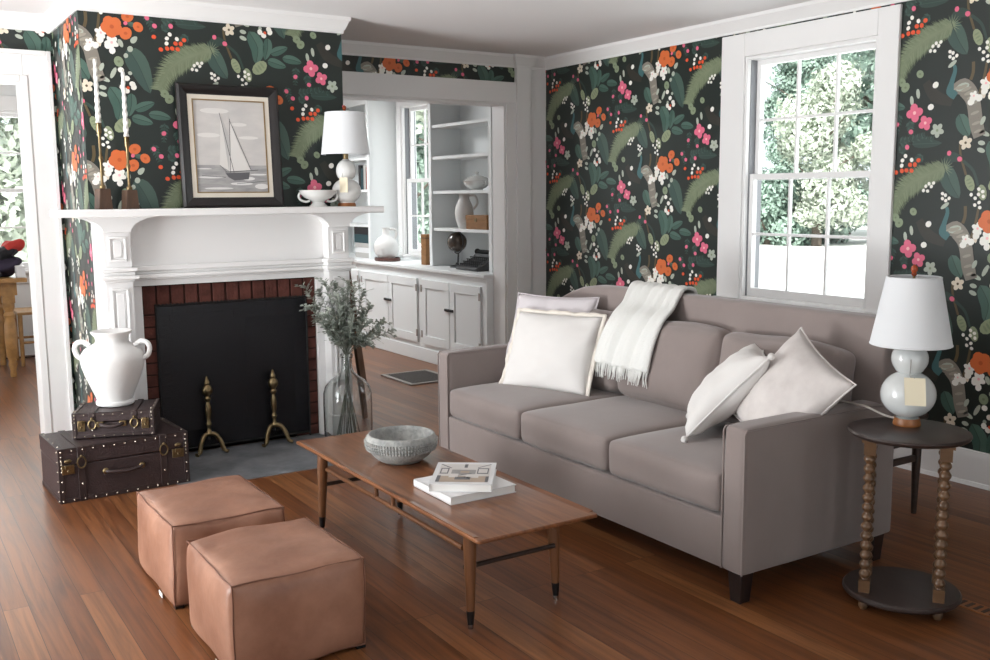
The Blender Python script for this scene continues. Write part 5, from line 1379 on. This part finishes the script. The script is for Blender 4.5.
m = MB(); m.box(-0.28, -0.10, 0.42, 0.74, 1.1485, 1.225); m.build('box', M['kraft'], WB, bevel=0.003)
m = MB(); m.box(-0.284, -0.096, 0.416, 0.744, 1.2255, 1.262); m.build('lid', M['kraft'], WB, bevel=0.004)
m = MB(); m.box(-0.288, -0.283, 0.565, 0.595, 1.21, 1.24); m.build('clasp', M['brass'], WB)
TN = thing('tureen', 'white lidded tureen on the middle shelf above the pitcher', 'tureen', (-0.17, 0.74, 1.4655))
tx, ty, tz = -0.17, 0.74, 1.4655
m = MB(); m.lathe([(0.001,0),(0.05,0),(0.048,0.01),(0.075,0.02),(0.105,0.05),(0.115,0.075),(0.11,0.078),(0.001,0.06)], (tx, ty, tz), 32); m.build('bowl', M['ceramic'], TN)
m = MB(); m.lathe([(0.108,0.079),(0.085,0.1),(0.04,0.117),(0.012,0.122),(0.012,0.134),(0.018,0.142),(0.012,0.15),(0.001,0.152)], (tx, ty, tz), 32); m.build('lid', M['ceramic'], TN)
m = MB()
for s in (-1, 1): m.tube(smooth_pts([(tx, ty+s*0.10, tz+0.065), (tx, ty+s*0.135, tz+0.07), (tx, ty+s*0.135, tz+0.045), (tx, ty+s*0.095, tz+0.04)], 4), 0.007, 8)
m.build('handle', M['ceramic'], TN)
def upright(label, y, w, h, z, c, d=0.16, x0=-0.275, group=None):
    t = MB(); t.box(x0, x0+d, y, y+w, z, z+h); o = t.build('book', M[c], bevel=0.003); tag(o, label, 'book', group or 'books on the far study shelf'); return o
for (lab, y, w, h, c) in (('black spined book at the window end of the far upper shelf', 2.545, 0.045, 0.235, 'black_book'), ('red spined book between dark and pale books on the far shelf', 2.60, 0.04, 0.22, 'red_book'), ('pale grey book after the red one on the far shelf', 2.65, 0.05, 0.235, 'grey_book'),
                       ('dark teal book beyond the pale one on the far shelf', 2.71, 0.045, 0.21, 'teal'), ('tall black book at the deep end of the far upper shelf', 2.765, 0.05, 0.24, 'black_book')): upright(lab, y, w, h, 1.4905, c)
for (lab, z, h, c, y0) in (('pale grey book lying lowest in the counter stack', 0.8155, 0.05, 'grey_book', 2.55), ('white book lying second from the counter', 0.866, 0.05, 'cover', 2.56), ('pale book lying under the teal boxes beyond the jug', 0.9165, 0.045, 'grey_book', 2.555)):
    t = MB(); t.box(-0.285, -0.08, y0, y0+0.36, z, z+h); tag(t.build('book', M[c], bevel=0.003), lab, 'book', 'books stacked on the study counter')
for (lab, z, h, c) in (('dark teal file box lying on the stacked books beyond the jug', 0.962, 0.085, 'teal'), ('blackish file box topmost on the stack beyond the jug', 1.0475, 0.075, 'black_book')):
    t = MB(); t.box(-0.285, -0.07, 2.54, 2.93, z, z+h); tag(t.build('file_box', M[c], bevel=0.003), lab, 'box', 'file boxes on the study counter')

# ------------------------------------------------------------------ the dining room through the doorway
DT = thing('pine_table', 'honey pine table with turned legs seen through the doorway', 'table', (-4.2, 2.75, 0))
m = MB(); m.box(-5.0, -3.40, 2.33, 3.25, 0.765, 0.80); m.build('tabletop', M['pine'], DT, bevel=0.006)
m = MB(); m.box(-4.93, -3.47, 2.40, 2.43, 0.66, 0.765); m.box(-4.93, -3.47, 3.15, 3.18, 0.66, 0.765); m.box(-3.50, -3.47, 2.43, 3.15, 0.66, 0.765); m.box(-4.93, -4.90, 2.43, 3.15, 0.66, 0.765); m.build('apron', M['pine'], DT, bevel=0.003)
for x in (-3.535, -4.865):
    for y in (2.44, 3.12):
        m = MB(); m.box(x-0.045, x+0.045, y-0.045, y+0.045, 0.60, 0.766)
        m.lathe([(0.022,0.0),(0.026,0.02),(0.022,0.05),(0.034,0.10),(0.026,0.13),(0.042,0.17),(0.046,0.3),(0.044,0.42),(0.034,0.47),(0.045,0.50),(0.032,0.53),(0.044,0.56),(0.044,0.60)], (x, y, 0), 24); m.build('leg', M['pine'], DT)
PB = thing('cloth_bundle', 'crumpled dark plum cloth bundle on the pine table', 'cloth', (-3.47, 2.62, 0.80))
m = MB(); soft_box(m, (0.34, 0.30, 0.13), 0.06, 6, (0.02, 0.02, 0.03), 0.035, 31, freq=9); m.v = [(p[0]-3.60, p[1]+2.62, max(0.801, p[2]+0.865+0.22*max(0, p[0]+0.02))) for p in m.v]; m.build('bundle', M['purple'], PB, sub=1)
m = MB(); soft_box(m, (0.17, 0.2, 0.09), 0.04, 5, (0.02, 0.02, 0.02), 0.03, 32, freq=10); m.v = [(p[0]-3.515, p[1]+2.60, p[2]+0.985+0.25*p[0]) for p in m.v]; m.build('hood', M['black_cloth'], PB, sub=1)
m = MB(); soft_box(m, (0.15, 0.16, 0.075), 0.03, 5, (0.01, 0.01, 0.015), 0.03, 33, freq=11); m.v = [(p[0]-3.455, p[1]+2.60, p[2]+1.045+0.15*p[0]) for p in m.v]; m.build('red_lining', M['red_cloth'], PB, sub=1)
m = MB(); soft_box(m, (0.24, 0.22, 0.05), 0.02, 5, (0.0, 0.0, 0.01), 0.018, 34, freq=9); m.v = [(p[0]-3.70, p[1]+2.46, max(0.801, p[2]+0.828)) for p in m.v]; m.build('black_sleeve', M['black_cloth'], PB, sub=1)
WT = thing('white_box', 'small white box beside the dark cloth bundle on the pine table', 'box', (-3.43, 2.42, 0.80))
m = MB(); m.box(-3.465, -3.405, 2.36, 2.50, 0.801, 0.88); m.build('box', M['cover'], WT, bevel=0.003)
m = MB(); m.box(-3.467, -3.403, 2.358, 2.502, 0.88, 0.892); m.build('lid', M['cover'], WT, bevel=0.003)
CH = thing('dining_chair', 'wooden dining chair tucked at the far end of the pine table', 'chair', (-3.36, 3.05, 0))
for x in (-3.40, -3.02):
    for y in (2.95, 3.33):
        m = MB(); m.tube([(x, y, 0), (x, y, 0.44)], [0.016, 0.02], 10); m.build('leg', M['pine'], CH)
m = MB(); m.box(-3.42, -3.0, 2.93, 3.35, 0.44, 0.465); m.build('seat', M['pine'], CH, bevel=0.004)
for y in (2.95, 3.33):
    m = MB(); m.tube([(-3.40, y, 0.2), (-3.02, y, 0.2)], 0.011, 8); m.build('stretcher', M['pine'], CH)
m = MB()
for x in (-3.01,):
    m.tube([(x, 2.95, 0.44), (x+0.05, 2.95, 0.74)], 0.017, 8); m.tube([(x, 3.33, 0.44), (x+0.05, 3.33, 0.74)], 0.017, 8); m.box(x+0.03, x+0.055, 2.95, 3.33, 0.62, 0.72)
m.build('backrest', M['pine'], CH)
CD = tag(MB().tube(smooth_pts([(-3.55, 3.57, 0.30), (-3.52, 3.50, 0.10), (-3.49, 3.44, 0.012), (-3.30, 3.42, 0.008), (-3.15, 3.45, 0.008), (-3.05, 3.52, 0.008)], 6), 0.006, 8).build('power_cord', M['black_cloth']), 'black cord curling on the floor behind the pine table', 'cord')

# ------------------------------------------------------------------ outdoors
GZ = -0.55
def gnd(name, x0, x1, y0, y1):
    o = MB().box(x0, x1, y0, y1, GZ-0.2, GZ).build(name, M['lawn'], smooth=False); o['kind'] = 'structure'
gnd('ground', -60, 90, -40, 110)
rt = random.Random(21)
def crown_mesh(seed, R, Hc, n, key):
    r = random.Random(seed); m = MB()
    blobs = []
    for i in range(26):
        f = r.random(); z = Hc*(0.04+0.92*f); rad = R*(0.35+0.65*sin(PI*min(1, 0.18+f*0.82))); a = r.uniform(0, 6.28); d = rad*r.uniform(0.2, 0.95)
        blobs.append((d*cos(a), d*sin(a), z, R*r.uniform(0.22, 0.42)))
    for i in range(n):
        b = blobs[i % len(blobs)]
        v = Vector((r.gauss(0,1), r.gauss(0,1), r.gauss(0,1))).normalized()*b[3]*r.uniform(0.55, 1.05)
        p = Vector((b[0], b[1], b[2]))+v; s = r.uniform(0.07, 0.16)
        nn = (v.normalized()+Vector((r.gauss(0,.5), r.gauss(0,.5), r.gauss(0,.5)))).normalized()
        t1 = nn.orthogonal().normalized(); t1 = (t1*cos(i)+nn.cross(t1)*sin(i)).normalized(); t2 = nn.cross(t1)
        m.add([p-t1*s, p-t2*s*0.55+nn*s*0.12, p+t1*s, p+t2*s*0.55+nn*s*0.12], [(0,1,2,3)])
    return m
protos = []
def tree(kind, x, y, sc, label, rz, hi=0):
    t = thing('bush' if kind == 'd' else 'tree', label, 'bush' if kind == 'd' else 'tree', (x, y, GZ), group='bushes across the driveway' if kind == 'd' else 'trees outside the windows')
    if kind not in [p[0] for p in protos]:
        R, Hc, key, n, base = {'a': (3.3, 8.5, 'leaf_a', 15000, 1.6), 'b': (2.8, 6.5, 'leaf_b', 13000, 1.2), 'c': (2.6, 10.5, 'leaf_c', 15000, 1.0), 'd': (2.2, 2.4, 'leaf_c', 9000, 0.1)}[kind]
        cm = crown_mesh(ord(kind), R, Hc, n, key)
        me = bpy.data.meshes.new('crown'); me.from_pydata([(p[0], p[1], p[2]+base) for p in cm.v], [], cm.f); me.materials.append(M[key])
        tm = MB(); tm.tube([(0,0,-0.05), (0.05,0,base*1.0), (0,0.1,base+Hc*0.5), (0.05,0,base+Hc*0.85)], [0.24, 0.19, 0.12, 0.03], 10)
        for i in range(7):
            a = i*2.4; z = base+Hc*(0.08+0.1*i); tm.tube([(0,0.05,z), (R*0.35*cos(a), R*0.35*sin(a), z+0.6), (R*0.75*cos(a), R*0.75*sin(a), z+1.2)], [0.07, 0.05, 0.02], 6)
        tme = bpy.data.meshes.new('trunk'); tme.from_pydata(tm.v, [], tm.f); tme.materials.append(M['bark'])
        protos.append((kind, me, tme))
    _, me, tme = [p for p in protos if p[0] == kind][0]
    for nm, d in (('crown', me), ('trunk', tme)):
        o = bpy.data.objects.new(nm, d); C.objects.link(o); o.parent = t
    t.scale = (sc, sc, sc); t.rotation_euler = (0, 0, rz)
GT = 'trees outside the sash window'
for (k_, x, y, s_, lab) in (('b', 26.0, 18.6, 0.85, 'bushy pale tree low against the driveway outside the sash window'), ('c', 31.0, 19.6, 1.35, 'deep green tall tree in the middle of the sash window view'), ('a', 33.5, 17.0, 1.4, 'broad green tree at the lamp side of the sash window view'),
                            ('c', 37.0, 29.0, 0.95, 'tall deep green tree behind the pale bushy one'), ('a', 45, 28.5, 1.5, 'large distant green tree rising above the others'), ('b', 36.0, 25.0, 1.0, 'pale green tree between the tall ones across the driveway'), ('c', 44.0, 22.0, 1.5, 'dark distant tree closing the gap at the lamp side'), ('a', 27.0, 30.0, 1.1, 'broad tree further along the driveway toward the study end'), ('b', 22.0, 27.5, 1.0, 'pale tree further along the driveway toward the study end')):
    tree(k_, x, y, s_, lab, rt.uniform(0, 6))
for (x, y, s_, lab) in ((27.2, 21.8, 1.0, 'low bush at the sofa end of the row across the driveway'), (28.6, 19.6, 0.8, 'small low bush in the middle of the row across the driveway'), (30.4, 17.6, 1.0, 'low bush at the lamp end of the row across the driveway'), (25.6, 20.6, 0.95, 'taller round bush in front of the bush row by the gap')):
    tree('d', x, y, s_, lab, rt.uniform(0, 6))
for (k_, x, y, s_, lab) in (('b', 7.5, 12.0, 0.9, 'pale tree outside the study window'), ('c', 6.2, 14.5, 0.8, 'deep green tree outside the study window'), ('a', 10.5, 18.0, 1.0, 'broad tree further beyond the study window')):
    tree(k_, x, y, s_, lab, rt.uniform(0, 6))
for (k_, x, y, s_, lab) in (('b', -2.7, 13.0, 0.9, 'pale green tree outside the dining room window'), ('a', -4.6, 17.5, 0.95, 'broad green tree beyond the dining room window'), ('a', -0.8, 19.5, 1.0, 'far green tree behind the dining room window')):
    tree(k_, x, y, s_, lab, rt.uniform(0, 6))

# ------------------------------------------------------------------ light
W = bpy.data.worlds.new('sky'); SC.world = W; W.use_nodes = True
bg = W.node_tree.nodes['Background']; bg.inputs['Color'].default_value = (0.88, 0.94, 1.0, 1); bg.inputs['Strength'].default_value = 1.8
def area(name, loc, target, sx, sy, power, col=(1, 1, 1)):
    l = bpy.data.lights.new(name, 'AREA'); l.shape = 'RECTANGLE'; l.size = sx; l.size_y = sy; l.energy = power; l.color = col
    o = bpy.data.objects.new(name, l); C.objects.link(o); o.location = loc
    o.rotation_euler = (Vector(target)-Vector(loc)).to_track_quat('-Z', 'Y').to_euler()
    return o
day = (0.965, 0.985, 1.0)
area('daylight_left_front', (XL-0.25, -4.75, 1.4), (0, -4.75, 1.3), 1.7, 1.7, 8, day)
area('daylight_left_back', (XL-0.25, -2.05, 1.4), (0, -2.05, 1.3), 1.7, 1.7, 95, day)
area('daylight_rear_left', (-4.6, YR-0.25, 1.4), (-4.6, 0, 1.3), 2.0, 1.7, 5, day)
area('daylight_window', (0.32, (WY0+WY1)/2, 1.5), (-3, (WY0+WY1)/2, 1.2), 0.8, 1.3, 8, (0.95, 0.98, 1))
area('daylight_study', (0.32, (SWY0+SWY1)/2, 1.55), (-3, (SWY0+SWY1)/2, 1.2), 0.8, 1.4, 4, (0.95, 0.98, 1))
area('study_fill_light', (-1.5, 2.2, 2.40), (-1.5, 2.2, 0), 0.6, 0.6, 52, (0.97, 0.99, 1.0))  # added fill to brighten the study, no ceiling lamp is known there
area('daylight_dining', (-3.71, 3.95, 1.5), (-3.71, 0, 1.2), 1.1, 1.3, 30, (0.97, 0.99, 1))
area('dining_fill_light', (-6.6, 1.9, 1.4), (0, 1.9, 1.3), 1.9, 1.6, 34, day)  # extra fill added for the bright dining room, no window known on this side
area('ceiling_fill_light', (XL-1.1, -2.05, -0.1), (-2.6, -2.05, 2.45), 1.7, 1.1, 300, day)  # added uplight outside the opening, standing in for ground bounce to brighten the ceiling
s = bpy.data.lights.new('sun', 'SUN'); s.energy = 9.0; s.angle = math.radians(2); s.color = (1, 0.97, 0.92)
so = bpy.data.objects.new('sun', s); C.objects.link(so)
so.rotation_euler = Vector((0.55, 0.42, -0.75)).to_track_quat('-Z', 'Y').to_euler()

# ------------------------------------------------------------------ camera
cam = bpy.data.cameras.new('camera'); co = bpy.data.objects.new('camera', cam); C.objects.link(co)
cam.sensor_width = 36.0; cam.sensor_fit = 'HORIZONTAL'; cam.lens = 979.71/990*36.0; cam.clip_start = 0.05; cam.clip_end = 300
yw, pt_, rl = [math.radians(q) for q in (-32.6776, -7.7578, -0.4469)]
fw_ = Vector((sin(-yw)*cos(pt_), cos(yw)*cos(pt_), sin(pt_))); rg = Vector((cos(yw), sin(yw), 0)); up = rg.cross(fw_)
r2 = rg*cos(rl)+up*sin(rl); u2 = -rg*sin(rl)+up*cos(rl)
mw = Matrix.Identity(4)
for i in range(3):
    mw[i][0] = r2[i]; mw[i][1] = u2[i]; mw[i][2] = -fw_[i]; mw[i][3] = (-4.4704, -6.2228, 1.4118)[i]
co.matrix_world = mw
SC.camera = co

# ------------------------------------------------------------------ view
SC.view_settings.view_transform = 'Standard'; SC.view_settings.look = 'None'
SC.view_settings.gamma = 1.0; SC.view_settings.use_curve_mapping = False
SC.view_settings.exposure = 0.0
SC.cycles.use_denoising = True
SC.cycles.max_bounces = 10; SC.cycles.transparent_max_bounces = 16
SC.cycles.sample_clamp_indirect = 8.0
